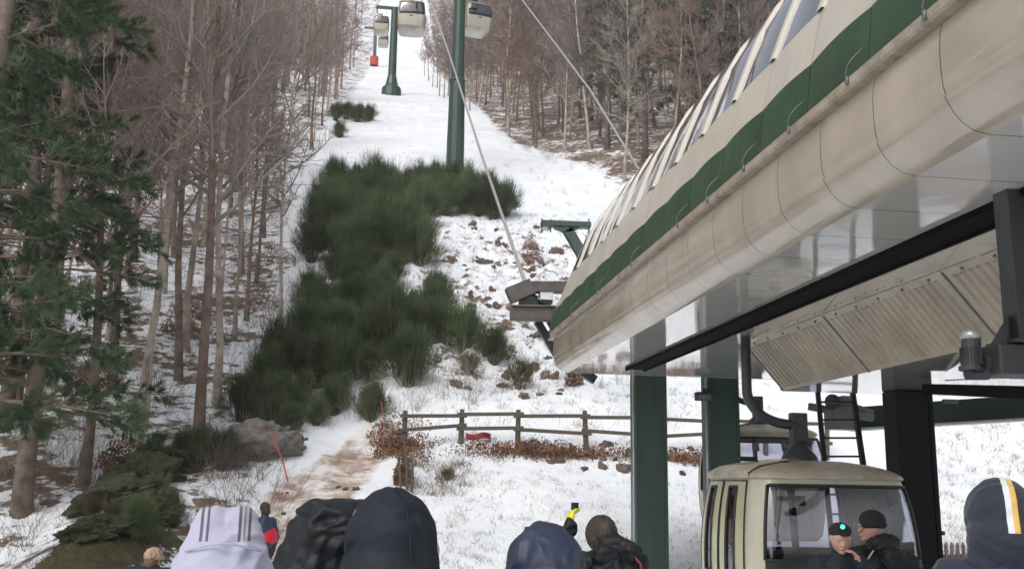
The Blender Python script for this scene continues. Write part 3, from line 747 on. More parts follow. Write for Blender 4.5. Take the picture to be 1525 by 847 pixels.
def rdir(d, spread):
    """a direction leaning off d by about «spread» radians"""
    a = d.orthogonal().normalized(); q = Matrix.Rotation(random.uniform(0, 2*pi), 3, d); a = q @ a
    return (d*cos(spread)+a*sin(spread)).normalized()
def limb_pts(p, d, L, n, wob, rise):
    pts = [p]; 
    for k in range(n):
        d = (d+Vector((random.uniform(-wob, wob), random.uniform(-wob, wob), rise+random.uniform(-wob, wob)))).normalized()
        p = p+d*(L/n); pts.append(p)
    return pts
def along(pts, t):
    f = t*(len(pts)-1); k = min(int(f), len(pts)-2); return pts[k]+(pts[k+1]-pts[k])*(f-k), (pts[k+1]-pts[k]).normalized()
def bare_tree(h, r, seed, lean=0, first=.30, nlimb=34, tw=.006, dens=1.0, crown='twig_red', bark='bark', lenf=.24, fork=0):
    random.seed(seed)
    t = thing('bare_tree', 'x', 'tree')
    tr = MB(); pts = [V(0, 0, -.6), V(0, 0, 0)]; d = V(lean, 0, 1).normalized(); p = V(0, 0, 0); nseg = 10
    for k in range(nseg):
        d = (d+V(random.uniform(-.085, .085), random.uniform(-.085, .085), .28)).normalized(); p = p+d*(h/nseg); pts.append(p)
    rr = [r*1.5, r*1.25]+[r*(1-.88*((k+1)/nseg)**.8) for k in range(nseg)]
    tr.tube(pts, [q*.70*(1+.12*random.uniform(-1, 1)) for q in rr], 8); 
    cr = MB(); trunk = pts[1:]
    for i in range(nlimb):
        f = first+(1-first)*(i+random.random()*.8)/nlimb
        q, dd = along(trunk, min(.99, f))
        L = h*lenf*(1.15-f*.75)*random.uniform(.6, 1.15)
        ld = rdir(dd, random.uniform(.75, 1.25) if f < .6 else random.uniform(.4, .9))
        rl = r*(1-.85*f)*.42
        lp = limb_pts(q, ld, L, 5, .16, .10); cr.tube(lp, [rl*(1-.8*k/5) for k in range(6)], 4, cap=False)
        nb = int((5+L*3.2)*dens)
        for j in range(nb):
            g = random.uniform(.15, 1); q2, d2 = along(lp, min(.999, g))
            L2 = L*.42*(1.2-g)*random.uniform(.5, 1.2)+.25
            bp = limb_pts(q2, rdir(d2, random.uniform(.5, 1.0)), L2, 2, .2, .08); cr.tube(bp, [rl*.32+tw*.7, rl*.2+tw*.6, tw*.6], 3, cap=False)
            nt_ = int((3+L2*5)*dens)
            for m in range(nt_):
                g2 = random.uniform(.1, 1); q3, d3 = along(bp, min(.999, g2)); L3 = random.uniform(.25, .6)
                e = rdir(d3, random.uniform(.4, .9)); cr.cone(q3, (e+V(0, 0, .25))*L3, tw, e.orthogonal().normalized())
    # a few dead twigs low on the stem
    for i in range(10):
        q, dd = along(trunk, random.uniform(.06, first)); e = rdir(dd, random.uniform(1.1, 1.5)); lp = limb_pts(q, e, random.uniform(.4, 1.6), 3, .2, -.02); cr.tube(lp, [.014, .01, .007, .003], 3, cap=False)
        for m in range(4):
            q3, d3 = along(lp, random.uniform(.3, .99)); cr.cone(q3, rdir(d3, .8)*random.uniform(.15, .4), .004, d3.orthogonal().normalized())
    tr.build('trunk', bark, t, smooth=True); cr.build('crown', crown, t)
    return t
KIND = [('twig_red', 'bark'), ('twig_grey', 'bark_pale'), ('twig_red', 'bark_pale'), ('twig_grey', 'bark'), ('twig_red', 'bark'), ('twig_red', 'bark')]
near_kinds = [bare_tree(15+i, .15+.01*i, 100+i, 0, .28+.04*(i % 3), 36, .0065, .78, *KIND[i]) for i in range(4)]
far_kinds = [bare_tree(15+i, .16, 200+i, 0, .22, 34, .014, .72, KIND[i][0], KIND[i][1], .25) for i in range(4)]
slim_kinds = [bare_tree(13+i, .085, 300+i, .03, .38, 26, .006, .7, *KIND[i+1], .22) for i in range(2)]
used = set()
def put(kind, x, y, sc, label, group, rz=None, tilt=(0, 0)):
    rz = random.uniform(0, 6.28) if rz is None else rz
    loc = (x, y, H(x, y)-.05)
    if kind.name not in used:
        used.add(kind.name)
        if kind.name not in KIDS: KIDS[kind.name] = kids(kind)
        kind.location = loc; kind.rotation_euler = (tilt[0], tilt[1], rz); kind.scale = (sc, sc, sc); kind['label'] = label
        if group: kind['group'] = group
        return kind
    o = dup(kind, loc, rz, sc, label, group, tilt)
    if not group and 'group' in o: del o['group']
    return o
random.seed(11)
taken = []
def free(x, y, d):
    for a, b_ in taken:
        if (a-x)**2+(b_-y)**2 < d*d: return False
    taken.append((x, y)); return True
# individually recognisable stems of the near wood: pixel of the foot, size, kind
hero = [((124, 722), near_kinds[0], 1.00, 'brown bare tree with a broad stem standing just right of the big pine trunk', 5),
        ((203, 662), near_kinds[2], .95, 'reddish bare trunk standing alone in snow above the mossy bank', 3),
        ((216, 640), slim_kinds[0], .8, 'thin bare tree close behind the reddish trunk above the mossy bank', 3),
        ((322, 608), near_kinds[1], 1.05, 'tall pale barked bare tree with its foot left of the big dark bushes', 4),
        ((266, 565), near_kinds[3], .9, 'bare tree between the reddish trunk and the tall pale barked tree', 2),
        ((418, 480), near_kinds[1], .72, 'slender pale trunk rising from the left edge of the big dark bushes', 4),
        ((367, 478), near_kinds[0], .75, 'bare tree just left of the slender pale trunk by the dark bushes', 1)]
GL = 'bare trees of the wood left of the snow run'
for (px, py), kd, sc, lb, ln in hero:
    g = G(px, py); taken.append((g.x, g.y)); put(kd, g.x, g.y, sc, lb, GL, tilt=(0, radians(ln*.3)))
cnt = 0
random.seed(12)
def stepy(lo, hi): return lo*(hi/lo)**random.random()
tries = 0
while cnt < 132 and tries < 6000:
    tries += 1
    y = stepy(22, 120); xr = -.088*y-1.0 if y < 62 else (-5.4 if y < 100 else -6.2)
    x = random.uniform(-.46*y-1, xr)
    if not free(x, y, 1.35 if y < 60 else 2.0): continue
    kd = random.choice(near_kinds if y < 46 else far_kinds) if random.random() < .62 or y < 32 else random.choice(slim_kinds)
    put(kd, x, y, random.uniform(.72, 1.15), ('nearest' if y < 32 else 'middle distance' if y < 60 else 'far')+' bare tree left of the snow run, '+('toward the left picture edge' if x < -.27*y else 'toward the run'), GL, tilt=(radians(random.uniform(-2, 2)), radians(random.uniform(-2, 2)))); cnt += 1
GRt = 'bare trees of the wood right of the snow run'
cnt = 0; tries = 0
while cnt < 148 and tries < 6000:
    tries += 1
    y = stepy(60, 175); xl = 10.6+max(0, 80-y)*.25
    if y > 120: xl = 11.0
    if y > 145: xl = 12.5
    x = xl+abs(random.gauss(0, 1))*min(40, .42*y-xl+4)*.62 if random.random() < .7 else random.uniform(xl, max(xl+4, .42*y))
    if x > .5*y+4 or (y < 74 and x > .22*y and random.random() < .6) or not free(x, y, 1.7): continue
    kd = random.choice(far_kinds)
    put(kd, x, y, random.uniform(.95, 1.3), ('front row' if x < xl+4 else 'deeper')+' bare tree right of the snow run, '+('low near the station roof' if y < 80 else 'midway up' if y < 120 else 'high up'), GRt, tilt=(radians(random.uniform(-3, 3)), radians(random.uniform(-3, 3)))); cnt += 1
for kd in near_kinds+far_kinds+slim_kinds:
    if kd.name not in used: put(kd, -9-random.random()*5, 40+random.random()*20, 1, 'bare brown twigged tree among many in the wood left of the snow run', GL)

random.seed(13)
for px, py, Y in ((645, 96, 165), (655, 118, 140), (662, 125, 133), (672, 130, 130), (683, 133, 128), (693, 140, 122), (640, 80, 185), (652, 100, 160), (668, 118, 142), (634, 66, 205), (680, 126, 136), (700, 150, 112)):
    q = P(px, py, Y)
    put(random.choice(far_kinds), q.x, Y, random.uniform(.7, .95), 'bare tree at the right edge of the run beside the far gondolas', 'bare trees edging the upper run')
# far wood: one mass of coarse trees higher up both sides
def far_wood(name, label, count, region, seed, m):
    rng = np.random.default_rng(seed); random.seed(seed)
    src = MB(); src.tube([V(0, 0, -1), V(0, 0, 6), V(.3, 0, 13)], [.2, .15, .05], 4, cap=False)
    for i in range(40):
        z = 3+10*i/40; a = random.uniform(0, 6.28); L = 3.4*(1.15-z/15); e = V(cos(a), sin(a), .6)*L
        src.cone(V(0, 0, z), e, .05, V(0, 0, 1))
        for j in range(6):
            q = V(0, 0, z)+e*random.uniform(.2, .95); src.cone(q, rdir(e.normalized(), .8)*random.uniform(.6, 1.5), .028, V(0, 0, 1))
    sv = np.array(src.v); vs = []; fs = []; off = 0
    for k in range(count):
        x, y = region(rng); s_ = rng.uniform(.8, 1.25); a = rng.uniform(0, 6.28)
        R = np.array([[cos(a), -sin(a), 0], [sin(a), cos(a), 0], [0, 0, 1]])
        vs.append(sv @ R.T*s_+np.array([x, y, H0(x, y)])); fs += [tuple(i+off for i in f) for f in src.f]; off += len(sv)
    me = bpy.data.meshes.new(name); me.from_pydata(np.concatenate(vs).tolist(), [], fs); me.materials.append(MATS[m])
    o = bpy.data.objects.new(name, me); C.objects.link(o); tag(o, label, 'wood', None, 'stuff')
def regL(r): 
    y = 115+r.random()**1.2*260; return (-6.5-(y-115)*.02-r.random()*(.42*y-8), y)
def regR(r):
    y = 150+r.random()**1.2*260; return (13+(y-150)*-.005+r.random()*(.42*y-8), y)
far_wood('distant_wood', 'far off bare brown wood climbing the hill left of the snow run', 260, regL, 5, 'twig_red')
far_wood('distant_wood', 'far off bare brown wood climbing the hill right of the snow run', 260, regR, 6, 'twig_grey')

# pines
def pine(h, r, seed, nb, blen, ncl, nn, nl, nr, m, z0=.1, droop=-.05, only=None):
    random.seed(seed)
    t = thing('pine_tree', 'x', 'tree')
    tr = MB(); pts = [V(random.uniform(-.05, .05)*k, random.uniform(-.05, .05)*k, h*k/8-(.6 if k == 0 else 0)) for k in range(9)]
    tr.tube(pts, [r*(1.3 if k == 0 else 1-.8*k/8) for k in range(9)], 10); tr.build('trunk', 'pine_bark', t, smooth=True)
    br = MB(); nd = MB()
    for i in range(nb):
        f = z0+(1-z0)*(i+random.random())/nb; q, dd = along(pts, min(.98, f))
        a = random.uniform(0, 2*pi); L = blen*(1.12-f)*random.uniform(.55, 1.15)
        e = V(cos(a), sin(a), random.uniform(-.12, .25)).normalized()
        lp = limb_pts(q, e, L, 5, .12, droop); br.tube(lp, [r*.22*(1-.85*k/5)*(1.1-f) for k in range(6)], 4, cap=False)
        for c_ in range(int(ncl*L/blen)+2):
            g = random.uniform(.28, 1)**.8; q2, d2 = along(lp, min(.999, g))
            sd_ = rdir(d2, random.uniform(.3, 1.1)); sd_ = (sd_+V(0, 0, .12)).normalized(); L2 = random.uniform(.15, .55)*(1.25-g*.6)*blen/3
            br.tube([q2, q2+sd_*L2], [.01, .004], 3, cap=False)
            for m_ in range(nn):
                s_ = q2+sd_*L2*random.uniform(.35, 1.05); nd_ = rdir(sd_, random.uniform(.3, 1.15))
                nd.cone(s_, nd_*nl*random.uniform(.6, 1.2), nr, nd_.orthogonal().normalized())
    br.build('boughs', 'pine_bark', t); nd.build('needles', m, t)
    return t
big = pine(15, .17, 41, 88, 2.75, 34, 52, .17, .0052, 'pine_needle', z0=.12, droop=-.03)
g = G(32, 765); big.location = (g.x, g.y, H(g.x, g.y)-.05); big['label'] = 'big dark green pine filling the left edge with layered boughs'
big.rotation_euler = (0, radians(-1), 2.1); KIDS[big.name] = kids(big)
for (px, Y, rz, sc, lb) in ((-95, 13.5, .4, 1.0, 'pine standing outside the left edge whose boughs hang into the picture'), (-60, 20.5, 3.6, 1.1, 'pine right behind the big pine, its crown filling the upper left corner')):
    q = P(px, 700, Y); dup(big, (q.x, Y, H(q.x, Y)-.05), rz, sc, lb)
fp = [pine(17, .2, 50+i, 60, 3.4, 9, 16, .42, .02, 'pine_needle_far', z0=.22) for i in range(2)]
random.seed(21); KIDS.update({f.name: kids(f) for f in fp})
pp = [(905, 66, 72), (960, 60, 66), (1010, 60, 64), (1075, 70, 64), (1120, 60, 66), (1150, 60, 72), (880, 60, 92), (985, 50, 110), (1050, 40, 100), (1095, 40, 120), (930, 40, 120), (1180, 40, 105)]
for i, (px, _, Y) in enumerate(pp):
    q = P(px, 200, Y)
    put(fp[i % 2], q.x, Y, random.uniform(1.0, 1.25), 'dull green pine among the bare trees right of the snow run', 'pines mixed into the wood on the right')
# left young pines behind the big one
for i, (px, py) in enumerate(((6, 640), (62, 560))):
    g = G(px, py); put(fp[i], g.x, g.y, .8, ['dark pine directly behind the big pine, cut by the left edge', 'dark pine seen between the boughs right of the big pine trunk'][i], None)

# ================================================================== BROOM BUSHES
mat('snow_white', (.80, .82, .86), .8, var=.03)
_ico = {}
def ico_np(sub):
    if sub not in _ico:
        b2 = bmesh.new(); bmesh.ops.create_icosphere(b2, subdivisions=sub, radius=1); b2.verts.ensure_lookup_table()
        _ico[sub] = (np.array([v.co[:] for v in b2.verts]), np.array([[v.index for v in f.verts] for f in b2.faces])); b2.free()
    return _ico[sub]
def broom(seed, hgt, n, m, shoots=46, snow=0):
    """many fine green sprays spread over a lumpy mound, on bent stems"""
    random.seed(seed); b = MB(); s_ = MB()
    for i in range(n):
        a = random.uniform(0, 2*pi); el = random.random()**.6*pi/2*.96; rad = hgt*(.70+.34*noise.noise(Vector((cos(a)*1.3, sin(a)*1.3, el*1.5+seed)))+random.uniform(-.22, .22))
        tip = V(cos(a)*cos(el)*rad*.85, sin(a)*cos(el)*rad*.85, sin(el)*rad*1.2+.12)
        base = V(cos(a)*.12, sin(a)*.12, -.1); mid = base+(tip-base)*.5+V(0, 0, .12*hgt)
        lp = [base, base+(mid-base)*.6, mid, tip-(tip-mid)*.4, tip]; s_.tube(lp, [.014, .011, .008, .006, .003], 3, cap=False)
        ax = ((tip-mid).normalized()+V(0, 0, 1.3)).normalized()
        for j in range(shoots):
            q, d = along(lp, min(.999, random.uniform(.25, 1)**.6)); q = q+V(random.gauss(0, .1), random.gauss(0, .1), random.gauss(0, .09))*hgt*.7
            e2 = rdir(ax, abs(random.gauss(0, .34))); b.cone(q, e2*random.uniform(.14, .62), .0080, e2.orthogonal().normalized())
    t = thing('broom_bush', 'x', 'bush'); s_.build('stems', 'broom_dry', t); b.build('foliage', m, t)
    if snow:
        sn = MB()
        v_, f_ = ico_np(2)
        for i in range(snow):
            a = random.uniform(0, 2*pi); rr = hgt*random.uniform(.35, .8); zc = hgt*random.uniform(.15, .75); c_ = (cos(a)*rr, sin(a)*rr, zc); off = len(sn.v); r3 = random.uniform(.05, .13)
            for q in v_:
                k_ = r3*(1+.5*noise.noise(Vector(q)*2+Vector((i*3., seed, 0)))); sn.v.append((c_[0]+q[0]*k_*1.5, c_[1]+q[1]*k_*1.3, c_[2]+q[2]*k_*.6))
            sn.f += [tuple(int(u)+off for u in f) for f in f_]
        sn.build('snow_lumps', 'snow_white', t, smooth=True)
    return t
bk = [broom(60+i, 1.75, 78, 'broom', 46, snow=0) for i in range(3)]+[broom(70, 1.0, 30, 'broom_dry', 30)]
KIDS.update({k_.name: kids(k_) for k_ in bk})
random.seed(31)
LB = {'big': 'dark green broom bush in the large clump left of the station', 'tw': 'dark green broom bush at the foot of the tall near tower', 'dry': 'low olive broom bush in the snow near the left wood edge'}
bl = []
for py, x0, x1, nn_ in ((640, 370, 440, 3), (625, 350, 560, 5), (600, 360, 600, 5), (575, 370, 640, 6), (545, 400, 665, 6), (515, 440, 670, 6), (485, 450, 665, 5), (455, 450, 660, 5), (425, 450, 640, 5), (395, 455, 640, 5), (365, 455, 650, 5), (335, 460, 640, 5), (305, 470, 640, 4), (285, 490, 640, 4)):
    for k in range(nn_+1):
        bl.append((x0+(x1-x0)*(k+random.uniform(.15, .85))/(nn_+1), py+random.uniform(-8, 8)))
for px, py in bl:
    if noise.noise(Vector((px*.022, py*.022, 4.4))) > .30 and py > 380: continue
    g = G(px, py); kd = random.choice(bk[:3]); put(kd, g.x, g.y, random.uniform(.55, 1.0)*(.62 if py > 590 else (1.25 if py < 400 else .95)), 'green broom bush in the '+('lowest rows above the path,' if py > 560 else 'middle rows' if py > 430 else 'uppermost rows')+(' left half' if px < 545 else ' right half')+' of the large clump', 'broom bushes of the large clump')
for px, py in ((612, 290), (628, 320), (645, 295), (662, 322), (690, 318), (712, 322), (735, 328), (752, 322), (700, 300), (725, 305), (650, 285), (682, 288)):
    g = G(px, py); put(random.choice(bk[:3]), g.x, g.y, random.uniform(.85, 1.15), LB['tw'], 'broom bushes at the tower foot')
for px, py, sc in ((515, 178, 1.3), (532, 182, 1.4), (550, 180, 1.2), (505, 205, 1.0), (500, 180, 1.3)):
    g = G(px, py); put(bk[1], g.x, g.y, sc*.75, 'olive broom bush at the left edge of the run below the second tower', 'broom bushes beside the run')
for px, py, sc, lb in ((160, 730, .34, 'scrubby tuft at the back of the mossy bank, left of its middle'), (200, 745, .36, 'scrubby tuft between the two largest mossy boulders'), (235, 735, .34, 'scrubby tuft on the path side of the mossy bank'), (250, 700, .36, 'scrubby tuft near the upper end of the mossy bank'), (170, 775, .34, 'scrubby tuft in the middle of the lower mossy bank'), (225, 765, .3, 'scrubby tuft just above the small figure in the pale hat'), (180, 738, .38, 'dry broom tuft on top of the largest mossy boulder'), (222, 708, .42, 'green broom tuft on the middle mossy boulder'), (275, 690, .4, 'broom tuft at the upper end of the mossy bank'), (140, 772, .36, 'dry broom tuft at the lower end of the mossy bank'), (205, 800, .36, 'broom tuft low on the mossy bank near the small figure'), (700, 560, .6, 'small half bare broom bush in the snow above the fence, left one'), (775, 580, .75, 'olive and brown broom bush above the middle of the fence'), (735, 545, .6, 'small broom bush between two others above the fence'), (690, 530, .8, 'broom bush at the right end of the large clump'), (330, 700, .5, 'low broom bush in front of the grey boulder'), (300, 690, .45, 'low broom bush on the bank beside the boulder'), (665, 715, .28, 'small sparse tuft of broom alone in the snow below the fence'), (250, 770, .3, 'little broom bush at the foot of the mossy bank')):
    g = G(px, py); put(bk[3] if 'sparse' in lb or 'dry' in lb or 'scrubby' in lb or 'brown' in lb or 'half' in lb else bk[1], g.x, g.y, sc, lb, None)

# ================================================================== ROCKS, BANK, LITTER
def rock_mesh(seed, m, rough=.5, fine=0, name='rock'):
    bm = bmesh.new(); bmesh.ops.create_icosphere(bm, subdivisions=5 if fine else 3, radius=1)
    for v in bm.verts:
        q = v.co*1.1+Vector((seed*7.3, seed, 0)); v.co *= 1+rough*noise.noise(q)+.18*noise.noise(q*3)+(fine*noise.fractal(q*5, .8, 2.1, 4)-fine*.2*abs(noise.noise(q*2.1)) if fine else 0)
        v.co.z *= .72
    me = bpy.data.meshes.new(name); bm.to_mesh(me); bm.free(); me.materials.append(MATS[m]); me.polygons.foreach_set('use_smooth', [True]*len(me.polygons)); return me
rms = [rock_mesh(i+1, 'rock', .75, .12 if i < 3 else 0) for i in range(5)]
def rock(px, py, size, label, group=None, me=None, m=None):
    g = G(px, py); o = bpy.data.objects.new('rock', me or random.choice(rms)); C.objects.link(o)
    s_ = size; o.location = (g.x, g.y, H(g.x, g.y)-s_*(.12 if s_ < .4 else -.05)); k_ = 1 if s_ < .4 else 0; o.scale = (s_, s_*random.uniform(.6, 1), s_*(random.uniform(.8, 1.3) if k_ else random.uniform(.55, .8))); o.rotation_euler = (random.uniform(-.3, .3)*(1+2*k_), random.uniform(-.3, .3)*(1+2*k_), random.uniform(0, 6.28))
    return tag(o, label, 'rock', group)
random.seed(41)
for k in range(110):
    px = random.uniform(665, 850); py = 335+random.random()**.9*260
    if px < 690 and py < 380: continue
    rock(px, py, random.uniform(.06, .21)*(1.25 if py < 420 else 1), ('upper' if py < 430 else 'lower')+' brown rock poking through snow on the bank behind the sheave frame', 'rocks on the snowy bank')
for k in range(26):
    px = random.uniform(820, 1120); py = random.uniform(655, 700)+(px-820)*.06
    rock(px, py, random.uniform(.06, .2), 'small brown stone on the snow just below the rail fence', 'stones below the fence')
for k in range(7):
    rock(random.uniform(400, 560), random.uniform(650, 760), random.uniform(.03, .09), 'small stone on the trodden brown path', 'stones on the path')
bo = rock_mesh(9, 'rock_grey', .45, .10); mo_ = rock_mesh(12, 'moss', .6, .15)
rock(385, 672, 1.0, 'grey brown boulder beside the top of the trodden path', None, bo)
for px, py, s_, lb in ((175, 745, .85, 'largest mossy boulder of the bank at lower left'), (215, 720, .8, 'mossy boulder in the middle of the bank'), (262, 695, .6, 'mossy boulder at the upper end of the bank'), (150, 790, .55, 'mossy boulder at the lower end of the bank'), (235, 775, .5, 'mossy boulder beside the man with the pale hat')):
    rock(px, py, s_, lb, None, mo_)
# dead leaf heaps (bracken) along the fence, leaf clumps in the wood
def leaf_heap(name, label, spots, dens, seed, m='dead_leaf', size=.05, hz=.35):
    random.seed(seed); mb = MB()
    for (x, y, rx, ry) in spots:
        for k in range(int(dens)):
            a = random.uniform(0, 6.28); q = random.random()**.6; xx = x+cos(a)*q*rx; yy = y+sin(a)*q*ry
            z = H(xx, yy)+random.random()*hz*(1-q*.8)
            d = rdir(V(0, 0, 1), random.uniform(.2, 1.5))*size*random.uniform(.6, 2); s_ = d.orthogonal().normalized()
            c_ = V(xx, yy, z); w_ = s_*size*.45; b2 = d*.5+d.cross(s_).normalized()*size*.15
            i = len(mb.v); mb.v += [tuple(c_), tuple(c_+b2+w_), tuple(c_+d), tuple(c_+b2-w_)]; mb.f += [(i, i+1, i+2), (i, i+2, i+3)]
    o = mb.build(name, m); return tag(o, label, 'dead leaves', None, 'stuff')
sp_ = []
random.seed(51)
for k in range(70):
    px = random.uniform(590, 1050); g = G(px, 672+(px-590)*.035+random.uniform(-10, 5)); sp_.append((g.x, g.y, random.uniform(.3, .7), random.uniform(.2, .4)))
for k in range(16):
    g = G(random.uniform(572, 625), random.uniform(632, 690)); sp_.append((g.x, g.y, .45, .35))
sp_ = [q for q in sp_ if noise.noise(Vector((q[0]*.9, 3, 0))) > -.18]
leaf_heap('bracken', 'brown dead bracken and leaves heaped along the foot of the fence', sp_, 95, 52)
sp_ = []
for px, py, r_ in ((140, 580, .7), (285, 470, .8), (270, 500, .7), (390, 460, .8), (340, 300, 1.2), (180, 700, .5), (410, 390, .9), (600, 720, .2), (795, 395, .5), (790, 375, .4), (855, 575, .25)):
    g = G(px, py); sp_.append((g.x, g.y, r_, r_*.7))
leaf_heap('leaf_litter', 'clumps of brown withered leaves caught on shrubs across the slope', sp_, 900, 53, hz=1.0)
# bare undergrowth
def twigs(name, label, spots, seed, m='twig_red', tw=.0042):
    random.seed(seed); mb = MB()
    for (x, y, s_) in spots:
        z = H(x, y)
        for k in range(random.randint(5, 10)):
            e = rdir(V(0, 0, 1), random.uniform(.1, .8)); L = s_*random.uniform(.5, 1.2); lp = limb_pts(V(x+random.uniform(-.15, .15), y+random.uniform(-.15, .15), z-.05), e, L, 3, .2, .02)
            mb.tube(lp, [tw, tw*.8, tw*.6, tw*.3], 3, cap=False)
            for j in range(9):
                q, d = along(lp, random.uniform(.25, .99)); mb.cone(q, rdir(d, .7)*random.uniform(.12, .45)*s_, tw*.5, d.orthogonal().normalized())
    o = mb.build(name, m); return tag(o, label, 'undergrowth', None, 'stuff')
random.seed(61); sp_ = []
for k in range(620):
    y = stepy(15, 75); x = random.uniform(-.45*y, -.075*y-.3)
    if math.exp(-((x+4.2)/1.6)**2-((y-17.0)/3.4)**2) > .3 or (y < 20 and random.random() < .5): continue
    sp_.append((x, y, random.uniform(.5, 1.5)))
twigs('undergrowth', 'tangle of thin bare twigs over the snowy floor of the left wood', sp_, 62, 'twig_dark')
sp_ = []
for k in range(130):
    g = G(random.uniform(360, 700), random.uniform(250, 640)); sp_.append((g.x, g.y, random.uniform(.5, 1.3)))
for k in range(120):
    g = G(random.uniform(600, 1000), random.uniform(200, 610)); sp_.append((g.x, g.y, random.uniform(.2, .6)))
for k in range(60):
    y = random.uniform(48, 80); sp_.append((10.5+max(0, 80-y)*.25+random.uniform(-1.5, 2), y, random.uniform(.6, 1.4)))
twigs('thin_scrub', 'sparse bare scrub scattered over the snow around the bushes', sp_, 63, 'twig_grey')
# dead grass
random.seed(71); mb = MB()
def grass(px0, px1, py0, py1, n_, s_=.2):
    for k in range(n_):
        g = G(random.uniform(px0, px1), random.uniform(py0, py1))
        if path_w(g.x, g.y) > .5 and random.random() < .6: continue
        for j in range(random.randint(4, 12)):
            e = rdir(V(0, 0, 1), random.uniform(.2, 1.2)); xx = g.x+random.gauss(0, .07); yy = g.y+random.gauss(0, .07)
            mb.cone(V(xx, yy, H(xx, yy)-.02), e*s_*random.uniform(.4, 1.2), .0045, e.orthogonal().normalized())
grass(600, 1100, 640, 860, 620, .14); grass(600, 1150, 560, 640, 300, .2); grass(660, 860, 320, 590, 950, .28); grass(1380, 1600, 620, 860, 520, .2)
grass(0, 420, 640, 880, 380, .22); grass(500, 920, 130, 330, 330, .3); grass(600, 700, 690, 740, 90, .4)
tag(mb.build('dead_grass', 'dry_grass'), 'thin dead grass blades poking through the snow', 'grass', None, 'stuff')

# ================================================================== FENCES
def fence_near():
    f = thing('rail_fence', 'weathered wooden post and rail fence running across the snow', 'fence', tuple(G(760, 665)))
    o = f.location.copy()
    posts = [(601, 672, 612), (686, 660, 605), (771, 668, 611), (874, 670, 612), (962, 672, 616), (1050, 675, 618), (1140, 680, 622), (1230, 686, 628)]
    pts = []
    for px, pb_, ptp in posts:
        g = G(px, pb_-2); q = P(px, ptp, g.y); base = V(g.x, g.y, H(g.x, g.y)-.3); pts.append((base, q))
    for k, (b_, q) in enumerate(pts):
        b2 = b_.copy(); t2 = V(b_.x+random.uniform(-.09, .09), b_.y, q.z+random.uniform(-.07, .05))
        mb = MB(); mb.tube([b2-o, (b2+t2)/2-o, t2-o], [.07, .066, .055], 9); mb.build('post', 'wood_grey', f)
        pts[k] = (b2, t2)
    for k in range(len(pts)-1):
        for fr in (.13, .55):
            a = pts[k][1]*(1-fr)+(pts[k][0]+V(0, 0, .3))*fr; b_ = pts[k+1][1]*(1-fr)+(pts[k+1][0]+V(0, 0, .3))*fr
            mb = MB(); d = (b_-a).normalized()*.12; mb.bar(a-o+V(0, -.07, random.uniform(-.06, .06))-d, b_-o+V(0, -.07, random.uniform(-.06, .06))+d, .045, .085); mb.build('rail', 'wood_grey', f)
    a = pts[1][1]; 
    mb = MB(); random.seed(3)
    pp_ = P(712, 648, pts[1][0].y-.12)
    rows = [[pp_-o+V(dx, -.03-.03*sin(dx*19), dz+.03*sin(dx*11)) for dx in frange(-.30, .30, 12)] for dz in (-.09, -.05, .0, .05)]
    cl = MB(); cl.grid([[r+o for r in q] for q in rows]); c_ = cl.build('red_cloth', 'red_cloth', None, thick=.02, smooth=True); tag(c_, 'red cloth hanging from the lower rail of the wooden fence', 'cloth')
    return f
fence_near()
pf = thing('picket_fence', 'small pale picket fence at lower right beside the hooded person', 'fence', (0, 0, 0))
for k in range(16):
    mb = MB(); a = P(1400+k*8.6, 812, 12.6); mb.bar(a-V(0, 0, .9), a, .045, .02)
    mb.v += [tuple(a+V(-.022, -.01, 0)), tuple(a+V(.022, -.01, 0)), tuple(a+V(0, -.01, .05)), tuple(a+V(-.022, .01, 0)), tuple(a+V(.022, .01, 0)), tuple(a+V(0, .01, .05))]
    q = len(mb.v)-6; mb.f += [(q, q+1, q+2), (q+3, q+5, q+4), (q, q+2, q+5, q+3), (q+1, q+4, q+5, q+2)]
    mb.build('picket', 'fence_pink', pf)
for dz in (.14, .6):
    mb = MB(); mb.bar(P(1396, 812, 12.63)-V(0, 0, dz), P(1536, 812, 12.63)-V(0, 0, dz), .03, .06); mb.build('rail', 'fence_pink', pf)
rp = thing('red_post', 'short dark red steel post with a rounded top beside the dark column', 'post', (0, 0, 0))
a = P(1394, 793, 11.6); mb = MB(); mb.bar(V(a.x, a.y, .0), a, .075, .075); mb.build('post', 'red_paint', rp, bevel=.008)
mb = MB(); mb.box(a+V(.03, 0, .0), (.14, .09, .05)); mb.build('cap', 'dark_steel', rp, bevel=.015)
# wooden stakes and red marker pole
wsx = thing('stake_bundle', 'three weathered wooden stakes standing behind the black hoods', 'stake', (0, 0, 0))
for (a, b_, r_) in (((607, 740), (602, 655), .03), ((598, 742), (591, 668), .022), ((611, 740), (614, 683), .03)):
    g = G(*a); q = P(b_[0], b_[1], g.y); mb = MB(); mb.tube([g-V(0, 0, .25), (g+q)/2+V(.02, 0, 0), q], [r_*1.3, r_*1.1, r_*.7], 7); mb.build('stake', 'wood_grey', wsx)
g = G(432, 712); q = P(401, 638, g.y); mb = MB(); mb.tube([g-V(0, 0, .2), (g*2+q)/3, q], .016, 7)
tag(mb.build('marker_pole', 'red_pad'), 'thin leaning red marker pole at the edge of the trodden path', 'pole')
g = G(570, 640); q = P(567, 596, g.y); mb = MB(); mb.tube([g-V(0, 0, .2), (g+q)/2+V(.03, 0, 0), q], .009, 7)
tag(mb.build('marker_pole', 'red_pad'), 'thin upright red marker pole at the end of the fence by the bushes', 'pole')

